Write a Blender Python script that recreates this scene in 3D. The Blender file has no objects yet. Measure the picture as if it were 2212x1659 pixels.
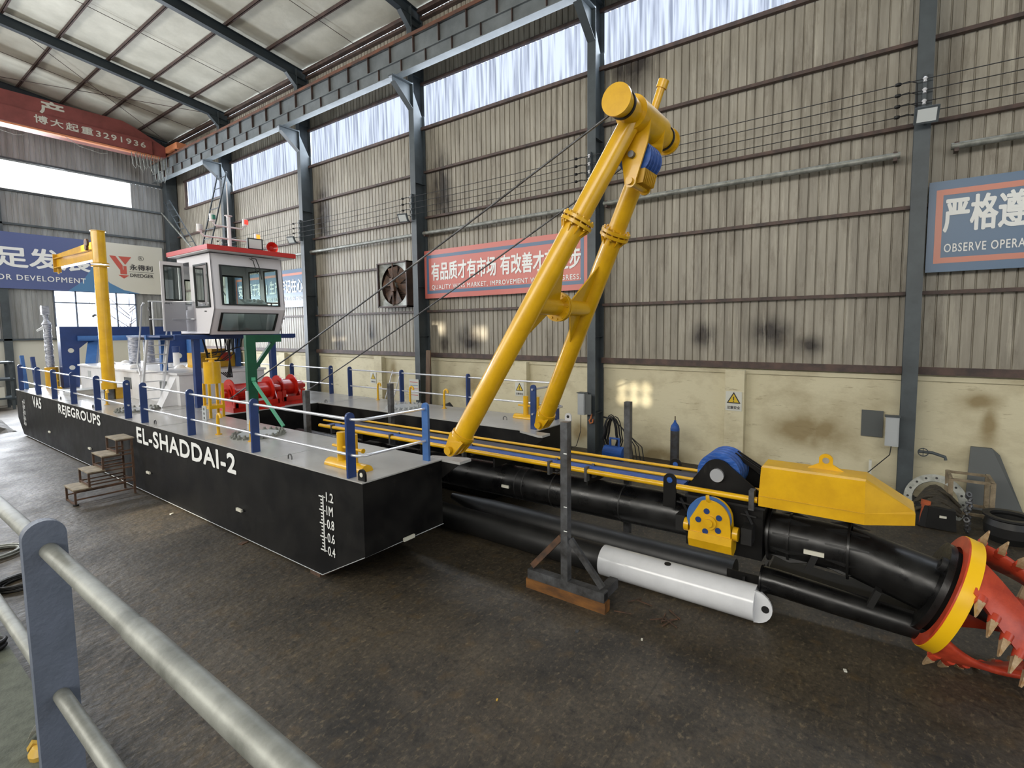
import bpy, math, random
from mathutils import Vector, Matrix, Quaternion
random.seed(7)
C = bpy.context.scene
COL = C.collection
PI = math.pi

# ------------------------------------------------------------------ camera, world, light, exposure
cam_d = bpy.data.cameras.new('camera')
cam = bpy.data.objects.new('camera', cam_d)
COL.objects.link(cam)
cam.matrix_world = Matrix(((0.5709, 0.0688, -0.8181, 0), (-0.8210, 0.0384, -0.5697, 0), (-0.0078, 0.9969, 0.0784, 3.65), (0, 0, 0, 1)))
cam_d.sensor_width = 36
cam_d.lens = 1085.13 * 36 / 2212
cam_d.shift_x = -0.02339
cam_d.shift_y = -0.01544
cam_d.clip_start = 0.05
cam_d.clip_end = 300
C.camera = cam
C.view_settings.view_transform = 'Standard'
C.view_settings.look = 'None'
C.view_settings.gamma = 1
C.view_settings.use_curve_mapping = False
C.view_settings.exposure = 0.85

W = bpy.data.worlds.new('world')
C.world = W
W.use_nodes = True
bg = W.node_tree.nodes['Background']
bg.inputs[0].default_value = (0.80, 0.90, 1.0, 1)
bg.inputs[1].default_value = 2.6

def area(name, loc, aim, sx, sy, power, color):
    l = bpy.data.lights.new(name, 'AREA')
    l.shape = 'RECTANGLE'; l.size = sx; l.size_y = sy; l.energy = power; l.color = color
    o = bpy.data.objects.new(name, l); COL.objects.link(o)
    o.location = loc
    o.rotation_euler = (Vector(aim)).to_track_quat('-Z', 'Y').to_euler()
    return o
# daylight through the strip window and openings of the unseen long wall, an added fill lamp behind the viewer, the end wall windows
area('daylight_side_windows', (-10.6, 12, 9.0), (1, 0, -0.45), 40, 5.0, 3050, (1.0, 0.96, 0.88))
area('fill_behind_viewer', (2, -11.5, 4.0), (0, 1, 0.12), 14, 7, 300, (0.92, 0.96, 1.0))
area('daylight_end_strip', (2, 35.9, 11.5), (0.1, -1, -0.35), 18, 1.4, 1800, (0.88, 0.93, 1.0))
area('daylight_end_window', (6.5, 35.9, 4.6), (0.0, -1, -0.1), 9, 2.6, 1300, (0.88, 0.93, 1.0))
area('daylight_wall_strip', (13.0, 14, 11.7), (-1, 0, -0.5), 40, 1.4, 900, (0.82, 0.90, 1.0))

sl_ = bpy.data.lights.new('sun', 'SUN'); sl_.energy = 5.5; sl_.angle = 0.012; sl_.color = (1.0, 0.9, 0.72)
so_ = bpy.data.objects.new('sun', sl_); COL.objects.link(so_)
so_.rotation_euler = Vector((0.93, -0.05, -0.36)).to_track_quat('-Z', 'Y').to_euler()

# ------------------------------------------------------------------ materials
def lin(c):
    r = []
    for v in c:
        v = v / 255.0
        r.append(v / 12.92 if v <= 0.04045 else ((v + 0.055) / 1.055) ** 2.4)
    return (r[0], r[1], r[2], 1)

def mat(name, rgb, rough=0.5, metal=0.0, rgb2=None, scale=3.0, stretch=(1, 1, 1), lo=0.35, hi=0.65, bump=0.0, bscale=40.0, spec=0.5, rvar=0.0, coat=0.0, detail=6.0):
    m = bpy.data.materials.new(name); m.use_nodes = True
    nt = m.node_tree; b = nt.nodes['Principled BSDF']
    b.inputs['Base Color'].default_value = lin(rgb)
    b.inputs['Roughness'].default_value = rough
    b.inputs['Metallic'].default_value = metal
    b.inputs['Specular IOR Level'].default_value = spec
    b.inputs['Coat Weight'].default_value = coat
    tc = nt.nodes.new('ShaderNodeTexCoord')
    mp = nt.nodes.new('ShaderNodeMapping'); mp.inputs['Scale'].default_value = stretch
    nt.links.new(tc.outputs['Object'], mp.inputs['Vector'])
    if rgb2 is not None:
        n = nt.nodes.new('ShaderNodeTexNoise'); n.inputs['Scale'].default_value = scale; n.inputs['Detail'].default_value = detail
        n.inputs['Roughness'].default_value = 0.62
        nt.links.new(mp.outputs[0], n.inputs['Vector'])
        r = nt.nodes.new('ShaderNodeValToRGB')
        r.color_ramp.elements[0].position = lo; r.color_ramp.elements[0].color = lin(rgb2)
        r.color_ramp.elements[1].position = hi; r.color_ramp.elements[1].color = lin(rgb)
        nt.links.new(n.outputs['Fac'], r.inputs[0])
        nt.links.new(r.outputs[0], b.inputs['Base Color'])
        m['ramp'] = r.name
        if rvar:
            mr = nt.nodes.new('ShaderNodeMapRange'); mr.inputs['To Min'].default_value = rough + rvar; mr.inputs['To Max'].default_value = rough
            mr.inputs['From Min'].default_value = lo; mr.inputs['From Max'].default_value = hi
            nt.links.new(n.outputs['Fac'], mr.inputs['Value']); nt.links.new(mr.outputs[0], b.inputs['Roughness'])
    if bump:
        n2 = nt.nodes.new('ShaderNodeTexNoise'); n2.inputs['Scale'].default_value = bscale; n2.inputs['Detail'].default_value = 5
        nt.links.new(mp.outputs[0], n2.inputs['Vector'])
        bp = nt.nodes.new('ShaderNodeBump'); bp.inputs['Strength'].default_value = bump; bp.inputs['Distance'].default_value = 0.02
        nt.links.new(n2.outputs['Fac'], bp.inputs['Height']); nt.links.new(bp.outputs[0], b.inputs['Normal'])
    return m

def blobs(m, spots, rgb):
    """soot and grime patches with their own shape, placed at points of the wall"""
    nt = m.node_tree; b = nt.nodes['Principled BSDF']
    src = b.inputs['Base Color'].links[0].from_socket
    tc = nt.nodes.new('ShaderNodeTexCoord')
    nz = nt.nodes.new('ShaderNodeTexNoise'); nz.inputs['Scale'].default_value = 2.2; nz.inputs['Detail'].default_value = 5
    nt.links.new(tc.outputs['Object'], nz.inputs['Vector'])
    tot = None
    for (p, s) in spots:
        mp = nt.nodes.new('ShaderNodeMapping')
        mp.vector_type = 'POINT'
        mp.inputs['Scale'].default_value = (1 / s[0], 1 / s[1], 1 / s[2])
        mp.inputs['Location'].default_value = (-p[0] / s[0], -p[1] / s[1], -p[2] / s[2])
        nt.links.new(tc.outputs['Object'], mp.inputs['Vector'])
        ln = nt.nodes.new('ShaderNodeVectorMath'); ln.operation = 'LENGTH'
        nt.links.new(mp.outputs[0], ln.inputs[0])
        mr = nt.nodes.new('ShaderNodeMapRange'); mr.interpolation_type = 'SMOOTHSTEP'
        mr.inputs['From Min'].default_value = 1.0; mr.inputs['From Max'].default_value = 0.0
        nt.links.new(ln.outputs['Value'], mr.inputs['Value'])
        if tot is None: tot = mr.outputs[0]
        else:
            a = nt.nodes.new('ShaderNodeMath'); a.operation = 'MAXIMUM'
            nt.links.new(tot, a.inputs[0]); nt.links.new(mr.outputs[0], a.inputs[1]); tot = a.outputs[0]
    mu = nt.nodes.new('ShaderNodeMath'); mu.operation = 'MULTIPLY'
    nt.links.new(tot, mu.inputs[0]); nt.links.new(nz.outputs['Fac'], mu.inputs[1])
    m2 = nt.nodes.new('ShaderNodeMath'); m2.operation = 'MULTIPLY'; m2.inputs[1].default_value = 2.3; m2.use_clamp = True
    nt.links.new(mu.outputs[0], m2.inputs[0])
    mx = nt.nodes.new('ShaderNodeMix'); mx.data_type = 'RGBA'
    nt.links.new(m2.outputs[0], mx.inputs[0]); nt.links.new(src, mx.inputs[6]); mx.inputs[7].default_value = lin(rgb)
    nt.links.new(mx.outputs[2], b.inputs['Base Color'])

def emis(name, rgb, strength, streak=False):
    m = bpy.data.materials.new(name); m.use_nodes = True
    nt = m.node_tree; nt.nodes.clear()
    o = nt.nodes.new('ShaderNodeOutputMaterial'); e = nt.nodes.new('ShaderNodeEmission')
    e.inputs[0].default_value = lin(rgb); e.inputs[1].default_value = strength
    nt.links.new(e.outputs[0], o.inputs[0])
    if streak:
        tc = nt.nodes.new('ShaderNodeTexCoord'); mp = nt.nodes.new('ShaderNodeMapping'); mp.inputs['Scale'].default_value = (1, 1, 0.05)
        n = nt.nodes.new('ShaderNodeTexNoise'); n.inputs['Scale'].default_value = 9; n.inputs['Detail'].default_value = 6
        r = nt.nodes.new('ShaderNodeValToRGB')
        r.color_ramp.elements[0].position = 0.36; r.color_ramp.elements[0].color = lin((150, 160, 180))
        r.color_ramp.elements[1].position = 0.58; r.color_ramp.elements[1].color = lin(rgb)
        nt.links.new(tc.outputs['Object'], mp.inputs[0]); nt.links.new(mp.outputs[0], n.inputs['Vector'])
        nt.links.new(n.outputs['Fac'], r.inputs[0]); nt.links.new(r.outputs[0], e.inputs[0])
    return m

def glassy(name, rgb, alpha_mix=0.85, rough=0.02):
    m = bpy.data.materials.new(name); m.use_nodes = True
    nt = m.node_tree; nt.nodes.clear()
    o = nt.nodes.new('ShaderNodeOutputMaterial'); t = nt.nodes.new('ShaderNodeBsdfTransparent'); g = nt.nodes.new('ShaderNodeBsdfGlossy')
    t.inputs[0].default_value = lin(rgb); g.inputs['Roughness'].default_value = rough
    fr = nt.nodes.new('ShaderNodeFresnel'); fr.inputs[0].default_value = 1.5
    ad = nt.nodes.new('ShaderNodeMath'); ad.operation = 'ADD'; ad.inputs[1].default_value = 1 - alpha_mix - 0.05
    mx = nt.nodes.new('ShaderNodeMixShader')
    nt.links.new(fr.outputs[0], ad.inputs[0]); nt.links.new(ad.outputs[0], mx.inputs[0])
    nt.links.new(t.outputs[0], mx.inputs[1]); nt.links.new(g.outputs[0], mx.inputs[2]); nt.links.new(mx.outputs[0], o.inputs[0])
    return m

M = {}
M['yellow'] = mat('yellow_paint', (222, 173, 20), 0.3, rgb2=(202, 154, 16), scale=2.5, coat=0.25)
M['yellow_dk'] = mat('yellow_paint_old', (204, 158, 36), 0.45, rgb2=(182, 138, 28), scale=4)
M['blue'] = mat('blue_paint', (32, 60, 116), 0.4, rgb2=(28, 52, 102), scale=3, coat=0.1)
M['blue_lt'] = mat('light_blue_paint', (62, 108, 170), 0.45, rgb2=(52, 92, 150), scale=3)
M['blue_film'] = mat('blue_plastic_film', (36, 92, 176), 0.45, rgb2=(30, 70, 140), scale=9, stretch=(1, .3, 1), bump=0.6, bscale=30)
M['grey_film'] = mat('blue_grey_grating', (62, 66, 84), 0.6, rgb2=(45, 48, 62), scale=9, stretch=(1, .2, 1), bump=0.3, bscale=60)
M['black'] = mat('black_hull_paint', (9, 9, 11), 0.42, rgb2=(26, 25, 23), scale=1.6, lo=0.3, hi=0.62, rvar=0.2, spec=0.25)
M['black_gloss'] = mat('glossy_black_paint', (10, 10, 11), 0.24, rgb2=(24, 24, 24), scale=2.5, lo=0.3, hi=0.6, rvar=0.25, spec=0.5, bump=0.08, bscale=12)
M['black_dust'] = mat('dusty_black_paint', (36, 36, 36), 0.42, rgb2=(17, 17, 17), scale=2.0, lo=0.3, hi=0.7, rvar=0.1)
M['rubber'] = mat('black_rubber', (16, 16, 17), 0.6)
M['deck'] = mat('grey_deck_paint', (178, 178, 176), 0.2, rgb2=(160, 159, 156), scale=0.8, lo=0.3, hi=0.7, rvar=0.08, coat=0.15)
M['white'] = mat('white_paint', (222, 222, 224), 0.35, rgb2=(208, 208, 210), scale=2)
M['white_gloss'] = mat('glossy_white_paint', (226, 228, 232), 0.2, rgb2=(212, 214, 218), scale=2, coat=0.4)
M['letter'] = mat('white_lettering', (230, 232, 230), 0.5)
M['red'] = mat('red_paint', (196, 34, 18), 0.28, rgb2=(165, 24, 14), scale=5, coat=0.3)
M['roof_red'] = mat('red_roof_paint', (186, 42, 36), 0.35)
M['green'] = mat('green_paint', (22, 88, 62), 0.4, rgb2=(16, 72, 52), scale=3)
M['green_lt'] = mat('light_green_paint', (70, 150, 115), 0.45)
M['chrome'] = mat('polished_steel_tube', (225, 228, 235), 0.24, metal=0.65)
M['galv'] = mat('galvanised_steel', (148, 150, 144), 0.5, metal=0.4, rgb2=(112, 114, 108), scale=6, lo=0.35, hi=0.6, bump=0.06, bscale=60, detail=12)
M['alu'] = mat('brushed_aluminium', (214, 216, 220), 0.35, metal=0.4)
M['col'] = mat('grey_green_column_paint', (74, 82, 86), 0.5, rgb2=(58, 64, 68), scale=1.5)
M['beam'] = mat('grey_beam_paint', (112, 118, 120), 0.55, rgb2=(92, 98, 100), scale=1.5)
M['rafter'] = mat('dark_rafter_paint', (52, 62, 68), 0.5, rgb2=(42, 50, 56), scale=1)
M['purlin'] = mat('rusty_purlin', (82, 62, 56), 0.7, rgb2=(58, 44, 42), scale=3)
M['girt'] = mat('brown_girt', (92, 72, 64), 0.6, rgb2=(58, 48, 46), scale=3)
M['rail_rust'] = mat('rusty_crane_rail', (120, 74, 52), 0.6, rgb2=(80, 60, 52), scale=2)
M['sheet'] = mat('dirty_corrugated_sheet', (166, 160, 146), 0.5, rgb2=(126, 120, 108), scale=2.4, stretch=(1, 1.6, .16), lo=0.3, hi=0.72, bump=0.1, bscale=8)
M['sheet_end'] = mat('grey_corrugated_sheet', (160, 162, 162), 0.55, rgb2=(130, 130, 128), scale=2, stretch=(1.5, 1, .16))  # paled in colour to paint in the haze before the end wall
M['plaster'] = mat('stained_cream_plaster', (210, 202, 172), 0.7, rgb2=(180, 169, 138), scale=0.9, stretch=(1, 1, 1.5), lo=0.28, hi=0.52, bump=0.25, bscale=9, detail=9)
M['insul'] = mat('white_roof_insulation', (206, 204, 190), 0.6, rgb2=(184, 182, 168), scale=0.8, bump=0.5, bscale=3)
M['crane'] = mat('hazed_red_crane_paint', (142, 76, 72), 0.4, rgb2=(122, 64, 60), scale=1.5)  # red washed out in the colour itself to imitate distant haze
M['crane_lip'] = mat('orange_crane_edge', (206, 132, 92), 0.5)
M['steel_raw'] = mat('raw_dark_steel', (116, 118, 122), 0.4, metal=0.5, rgb2=(56, 54, 52), scale=4, lo=0.3, hi=0.7)
M['rusty'] = mat('rusty_brown_steel', (104, 74, 54), 0.7, rgb2=(62, 50, 42), scale=6)
M['timber'] = mat('oily_orange_timber', (138, 92, 42), 0.6, rgb2=(78, 52, 30), scale=5, stretch=(1, .3, 1))
M['bench'] = mat('dusty_angle_iron', (150, 136, 112), 0.7, rgb2=(104, 90, 70), scale=6)
M['plank'] = mat('weathered_plank', (120, 96, 74), 0.75, rgb2=(84, 66, 52), scale=6, stretch=(1, 1, .2))
M['step_wood'] = mat('worn_plywood', (158, 146, 124), 0.75, rgb2=(122, 112, 94), scale=5)
M['cut_red'] = mat('orange_red_cutter_paint', (200, 76, 48), 0.36, rgb2=(164, 54, 36), scale=5, bump=0.2, bscale=12)
M['band_yellow'] = mat('bright_yellow_band', (240, 190, 20), 0.35)
M['tooth'] = mat('bare_cast_teeth', (190, 170, 140), 0.4, rgb2=(140, 104, 60), scale=8)
M['ban_red'] = mat('faded_red_banner', (196, 108, 98), 0.35)
M['ban_blue'] = mat('faded_blue_banner', (78, 106, 136), 0.35)
M['ban_orange'] = mat('faded_orange_border', (196, 122, 100), 0.35)
M['ban_navy'] = mat('hazed_navy_banner', (84, 96, 142), 0.4)  # navy lightened and greyed so the colour carries the haze
M['ban_sky'] = mat('sky_blue_banner', (84, 130, 172), 0.4)
M['ban_cream'] = mat('cream_banner', (206, 204, 192), 0.4)
M['ink'] = mat('dark_print', (48, 46, 48), 0.5)
M['logo_red'] = mat('logo_red_print', (190, 84, 70), 0.5)
M['cab_wall'] = mat('cabin_grey_white', (214, 212, 216), 0.35)
M['seal'] = mat('black_window_seal', (14, 20, 18), 0.45)
M['glass'] = glassy('cabin_glass', (238, 244, 241), 0.95)
M['film'] = glassy('clear_wrap_film', (240, 240, 242), 0.86, 0.15)
M['winglass'] = glassy('end_window_glass', (245, 248, 255), 0.97)
M['strip'] = emis('translucent_strip_daylight', (222, 234, 255), 0.66, True)
M['strip_end'] = emis('sunlit_strip_daylight', (255, 254, 248), 1.1)
M['lamp_on'] = mat('lamp_face', (200, 205, 205), 0.2)
M['glow_red'] = emis('red_signal_glow', (255, 70, 60), 1.0)
M['glow_amber'] = emis('amber_signal_glow', (255, 160, 60), 1.0)
M['glow_green'] = mat('green_lens', (40, 120, 100), 0.3)
M['sign_white'] = mat('sign_white', (206, 206, 196), 0.5)
M['sign_yellow'] = mat('sign_yellow', (214, 182, 40), 0.5)
M['steel_plate'] = mat('grey_flat_plate', (88, 92, 92), 0.55)
M['boxgrey'] = mat('pale_grey_enclosure', (170, 174, 176), 0.4)
M['anode'] = mat('zinc_anode', (206, 204, 190), 0.5)
M['orange'] = mat('dusty_orange_paint', (186, 92, 52), 0.6, rgb2=(140, 70, 44), scale=5)
M['wrap'] = mat('foil_wrap', (190, 192, 200), 0.25, metal=0.5, rgb2=(112, 118, 130), scale=14, stretch=(.6, .6, 2), bump=0.9, bscale=24)
M['concrete'] = mat('mossy_concrete', (92, 96, 84), 0.8, rgb2=(66, 70, 60), scale=6, bump=0.3)
M['fgpost'] = mat('slate_blue_post_paint', (98, 106, 122), 0.55, rgb2=(88, 96, 110), scale=6, bump=0.15, bscale=60)
M['cloth'] = mat('dusty_tarpaulin', (120, 116, 108), 0.7, rgb2=(64, 62, 60), scale=4, bump=0.8, bscale=5)
M['sling'] = mat('dark_brown_canvas', (60, 54, 40), 0.8, rgb2=(38, 34, 28), scale=9, bump=0.6, bscale=12)
M['gascyl'] = mat('worn_cylinder_steel', (78, 82, 88), 0.45, metal=0.3, rgb2=(64, 58, 56), scale=5)
M['hook_orange'] = mat('orange_hook', (190, 110, 60), 0.5)
M['bark'] = mat('bare_branch', (70, 60, 56), 0.8)
M['trash_y'] = mat('yellow_wrapper', (196, 160, 70), 0.4)

# floor: dark concrete with dirt, slab joints and rusty stains
def floor_mat():
    m = mat('dirty_workshop_floor', (84, 76, 64), 0.5, rgb2=(33, 30, 25), scale=0.9, lo=0.3, hi=0.7, bump=0.7, bscale=9, detail=12, rvar=0.2)
    nt = m.node_tree; b = nt.nodes['Principled BSDF']
    src = b.inputs['Base Color'].links[0].from_socket
    tc = nt.nodes.new('ShaderNodeTexCoord')
    n = nt.nodes.new('ShaderNodeTexNoise'); n.inputs['Scale'].default_value = 22; n.inputs['Detail'].default_value = 8; n.inputs['Roughness'].default_value = 0.7
    nt.links.new(tc.outputs['Object'], n.inputs['Vector'])
    r = nt.nodes.new('ShaderNodeValToRGB')
    r.color_ramp.elements[0].position = 0.32; r.color_ramp.elements[0].color = (0.38, 0.38, 0.38, 1)
    r.color_ramp.elements[1].position = 0.66; r.color_ramp.elements[1].color = (1.2, 1.16, 1.08, 1)
    nt.links.new(n.outputs['Fac'], r.inputs[0])
    mx = nt.nodes.new('ShaderNodeMix'); mx.data_type = 'RGBA'; mx.blend_type = 'MULTIPLY'; mx.inputs[0].default_value = 1
    nt.links.new(src, mx.inputs[6]); nt.links.new(r.outputs[0], mx.inputs[7])
    # ochre patches
    n3 = nt.nodes.new('ShaderNodeTexNoise'); n3.inputs['Scale'].default_value = 4.5; n3.inputs['Detail'].default_value = 9
    nt.links.new(tc.outputs['Object'], n3.inputs['Vector'])
    r3 = nt.nodes.new('ShaderNodeValToRGB')
    r3.color_ramp.elements[0].position = 0.56; r3.color_ramp.elements[0].color = (0, 0, 0, 1)
    r3.color_ramp.elements[1].position = 0.74; r3.color_ramp.elements[1].color = (0.55, 0.55, 0.55, 1)
    nt.links.new(n3.outputs['Fac'], r3.inputs[0])
    mo = nt.nodes.new('ShaderNodeMix'); mo.data_type = 'RGBA'
    nt.links.new(r3.outputs[0], mo.inputs[0]); nt.links.new(mx.outputs[2], mo.inputs[6]); mo.inputs[7].default_value = lin((84, 66, 36))
    # slab joints
    br = nt.nodes.new('ShaderNodeTexBrick'); br.offset = 0.0; br.inputs['Scale'].default_value = 0.5; br.inputs['Mortar Size'].default_value = 0.005
    br.inputs['Color1'].default_value = (1, 1, 1, 1); br.inputs['Color2'].default_value = (0.93, 0.93, 0.93, 1); br.inputs['Mortar'].default_value = (0.25, 0.23, 0.2, 1)
    br.inputs['Brick Width'].default_value = 1.3; br.inputs['Row Height'].default_value = 0.9
    nt.links.new(tc.outputs['Object'], br.inputs['Vector'])
    m2 = nt.nodes.new('ShaderNodeMix'); m2.data_type = 'RGBA'; m2.blend_type = 'MULTIPLY'; m2.inputs[0].default_value = 0.4
    nt.links.new(mo.outputs[2], m2.inputs[6]); nt.links.new(br.outputs['Color'], m2.inputs[7])
    nt.links.new(m2.outputs[2], b.inputs['Base Color'])
    return m
M['floor'] = floor_mat()
blobs(M['sheet'], [((13.2, 3.9, 3.45), (1, .5, .55)), ((13.2, 2.3, 3.5), (1, .8, .6)), ((13.2, 1.5, 3.2), (1, .5, .4)), ((13.2, 12.1, 3.3), (1, .9, .7)), ((13.2, 13.3, 3.1), (1, .4, .4)),
                   ((13.2, 19.8, 3.1), (1, .5, .9)), ((13.2, 17.5, 3.6), (1, .35, .7)), ((13.2, 13.3, 8.6), (1, .8, 2.2)), ((13.2, 20.6, 8.6), (1, .9, 2.4)), ((13.2, 6.0, 11.0), (1, 1.2, 1.5))], (48, 42, 38))
blobs(M['plaster'], [((13.2, 5.2, .1), (1, 1.8, .4)), ((13.2, 7.6, .5), (1, .6, .5)), ((13.2, -1.75, 1.7), (1, .2, .8)), ((13.2, -1.6, 2.1), (1, .5, .3)), ((13.2, 12.0, 1.7), (1, .9, .5)), ((13.2, 1.4, 1.2), (1, 1.4, .7)), ((13.2, 16.2, 2.0), (1, .3, .7)), ((13.2, 2.9, .2), (1, .9, .3)), ((13.2, .8, .1), (1, 2.2, .3))], (150, 134, 98))
def scratches(m, rgb, sc=(1, 1.1, 7), s=1.6, lo=.60, hi=.70):
    nt = m.node_tree; b = nt.nodes['Principled BSDF']; src = b.inputs['Base Color'].links[0].from_socket
    tc = nt.nodes.new('ShaderNodeTexCoord'); mp = nt.nodes.new('ShaderNodeMapping'); mp.inputs['Scale'].default_value = sc
    n = nt.nodes.new('ShaderNodeTexNoise'); n.inputs['Scale'].default_value = s; n.inputs['Detail'].default_value = 12; n.inputs['Roughness'].default_value = 0.72
    r = nt.nodes.new('ShaderNodeValToRGB'); r.color_ramp.elements[0].position = lo; r.color_ramp.elements[0].color = (0, 0, 0, 1); r.color_ramp.elements[1].position = hi; r.color_ramp.elements[1].color = (.8, .8, .8, 1)
    mx = nt.nodes.new('ShaderNodeMix'); mx.data_type = 'RGBA'
    nt.links.new(tc.outputs['Object'], mp.inputs[0]); nt.links.new(mp.outputs[0], n.inputs['Vector']); nt.links.new(n.outputs['Fac'], r.inputs[0])
    nt.links.new(r.outputs[0], mx.inputs[0]); nt.links.new(src, mx.inputs[6]); mx.inputs[7].default_value = lin(rgb); nt.links.new(mx.outputs[2], b.inputs['Base Color'])
scratches(M['plaster'], (132, 116, 84))
scratches(M['sheet'], (96, 86, 72), (1, 1.6, .4), 1.7, .50, .74)
scratches(M['sheet'], (190, 184, 168), (1, 2.2, .12), 3.0, .56, .72)
scratches(M['floor'], (120, 106, 82), (1, 1.6, 1), 12, .54, .70)
scratches(M['floor'], (14, 12, 11), (1.5, 1, 1), 5, .55, .68)
scratches(M['black'], (48, 46, 42), (1, 2.2, .7), 3, .60, .78)

# ------------------------------------------------------------------ mesh helpers (all coordinates are world metres)
class MB:
    def __init__(s): s.v = []; s.f = []; s.sm = []
    def _add(s, vs, fs, smooth=False):
        n = len(s.v); s.v += [tuple(v) for v in vs]
        for f in fs: s.f.append(tuple(i + n for i in f)); s.sm.append(smooth)
        return s
    def box(s, x0, x1, y0, y1, z0, z1):
        vs = [(x, y, z) for x in (x0, x1) for y in (y0, y1) for z in (z0, z1)]
        return s._add(vs, [(0, 1, 3, 2), (4, 6, 7, 5), (0, 4, 5, 1), (2, 3, 7, 6), (0, 2, 6, 4), (1, 5, 7, 3)])
    def obox(s, c, ax, ay, az):
        """oriented box: centre and three half-axis vectors"""
        c, ax, ay, az = map(Vector, (c, ax, ay, az))
        vs = [c + i * ax + j * ay + k * az for i in (-1, 1) for j in (-1, 1) for k in (-1, 1)]
        return s._add(vs, [(0, 1, 3, 2), (4, 6, 7, 5), (0, 4, 5, 1), (2, 3, 7, 6), (0, 2, 6, 4), (1, 5, 7, 3)])
    def bar(s, p0, p1, w, h, up=(0, 0, 1)):
        p0, p1 = Vector(p0), Vector(p1); d = (p1 - p0); L = d.length; d.normalize()
        u = Vector(up); sd = d.cross(u)
        if sd.length < 1e-4: sd = d.cross(Vector((0, 1, 0)))
        sd.normalize(); u = sd.cross(d).normalized()
        return s.obox((p0 + p1) / 2, d * L / 2, sd * w / 2, u * h / 2)
    def cyl(s, p0, p1, r0, r1=None, n=24, caps=True):
        if r1 is None: r1 = r0
        p0, p1 = Vector(p0), Vector(p1); d = (p1 - p0).normalized()
        a = d.orthogonal().normalized(); b = d.cross(a)
        vs = []
        for p, r in ((p0, r0), (p1, r1)):
            for i in range(n):
                t = 2 * PI * i / n; vs.append(p + (a * math.cos(t) + b * math.sin(t)) * r)
        s._add(vs, [(i, (i + 1) % n, n + (i + 1) % n, n + i) for i in range(n)], True)
        if caps:
            s._add(vs[:n], [tuple(reversed(range(n)))]); s._add(vs[n:], [tuple(range(n))])
        return s
    def ring(s, c, axis, ro, ri, h, n=40):
        """flat ring (flange) with a hole, centred on c"""
        c = Vector(c); d = Vector(axis).normalized(); a = d.orthogonal().normalized(); b = d.cross(a)
        vs = []
        for (r, k) in ((ro, -.5), (ro, .5), (ri, .5), (ri, -.5)):
            for i in range(n):
                t = 2 * PI * i / n; vs.append(c + d * h * k + (a * math.cos(t) + b * math.sin(t)) * r)
        for q in range(4):
            q2 = (q + 1) % 4
            s._add(vs, [(q * n + i, q * n + (i + 1) % n, q2 * n + (i + 1) % n, q2 * n + i) for i in range(n)], q in (0, 2))
        return s
    def tube(s, pts, r, n=10, closed=False):
        pts = [Vector(p) for p in pts]; vs = []; N = len(pts)
        prev = None
        for k, p in enumerate(pts):
            if closed: d = pts[(k + 1) % N] - pts[k - 1]
            else: d = pts[min(k + 1, N - 1)] - pts[max(k - 1, 0)]
            d.normalize()
            a = d.orthogonal().normalized() if prev is None else (prev - d * prev.dot(d)).normalized()
            prev = a; b = d.cross(a)
            rr = r[k] if isinstance(r, (list, tuple)) else r
            for i in range(n):
                t = 2 * PI * i / n; vs.append(p + (a * math.cos(t) + b * math.sin(t)) * rr)
        fs = []
        for k in range(N if closed else N - 1):
            k2 = (k + 1) % N
            fs += [(k * n + i, k * n + (i + 1) % n, k2 * n + (i + 1) % n, k2 * n + i) for i in range(n)]
        s._add(vs, fs, True)
        if not closed:
            s._add(vs[:n], [tuple(reversed(range(n)))]); s._add(vs[-n:], [tuple(range(n))])
        return s
    def prism(s, poly, axis, t0, t1, smooth=False):
        """poly = 2-D outline in the two other axes, extruded along axis from t0 to t1"""
        def P(a, b, t):
            return {'x': (t, a, b), 'y': (a, t, b), 'z': (a, b, t)}[axis]
        n = len(poly)
        vs = [P(a, b, t0) for a, b in poly] + [P(a, b, t1) for a, b in poly]
        s._add(vs, [(i, (i + 1) % n, n + (i + 1) % n, n + i) for i in range(n)], smooth)
        s._add(vs[:n], [tuple(reversed(range(n)))]); s._add(vs[n:], [tuple(range(n))])
        return s
    def prism3(s, pts, off):
        """3-D polygon extruded by the vector off"""
        pts = [Vector(p) for p in pts]; off = Vector(off); n = len(pts)
        vs = pts + [p + off for p in pts]
        s._add(vs, [(i, (i + 1) % n, n + (i + 1) % n, n + i) for i in range(n)])
        s._add(vs[:n], [tuple(reversed(range(n)))]); s._add(vs[n:], [tuple(range(n))])
        return s
    def lathe(s, c, axis, prof, n=28):
        c = Vector(c); d = Vector(axis).normalized(); a = d.orthogonal().normalized(); b = d.cross(a)
        vs = []
        for (r, h) in prof:
            for i in range(n):
                t = 2 * PI * i / n; vs.append(c + d * h + (a * math.cos(t) + b * math.sin(t)) * max(r, 1e-4))
        for k in range(len(prof) - 1):
            s._add(vs, [(k * n + i, k * n + (i + 1) % n, (k + 1) * n + (i + 1) % n, (k + 1) * n + i) for i in range(n)], True)
        return s
    def grid(s, rows, smooth=True):
        m = len(rows[0]); vs = [p for r in rows for p in r]; fs = []
        for i in range(len(rows) - 1):
            for j in range(m - 1): fs.append((i * m + j, i * m + j + 1, (i + 1) * m + j + 1, (i + 1) * m + j))
        return s._add(vs, fs, smooth)
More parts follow.
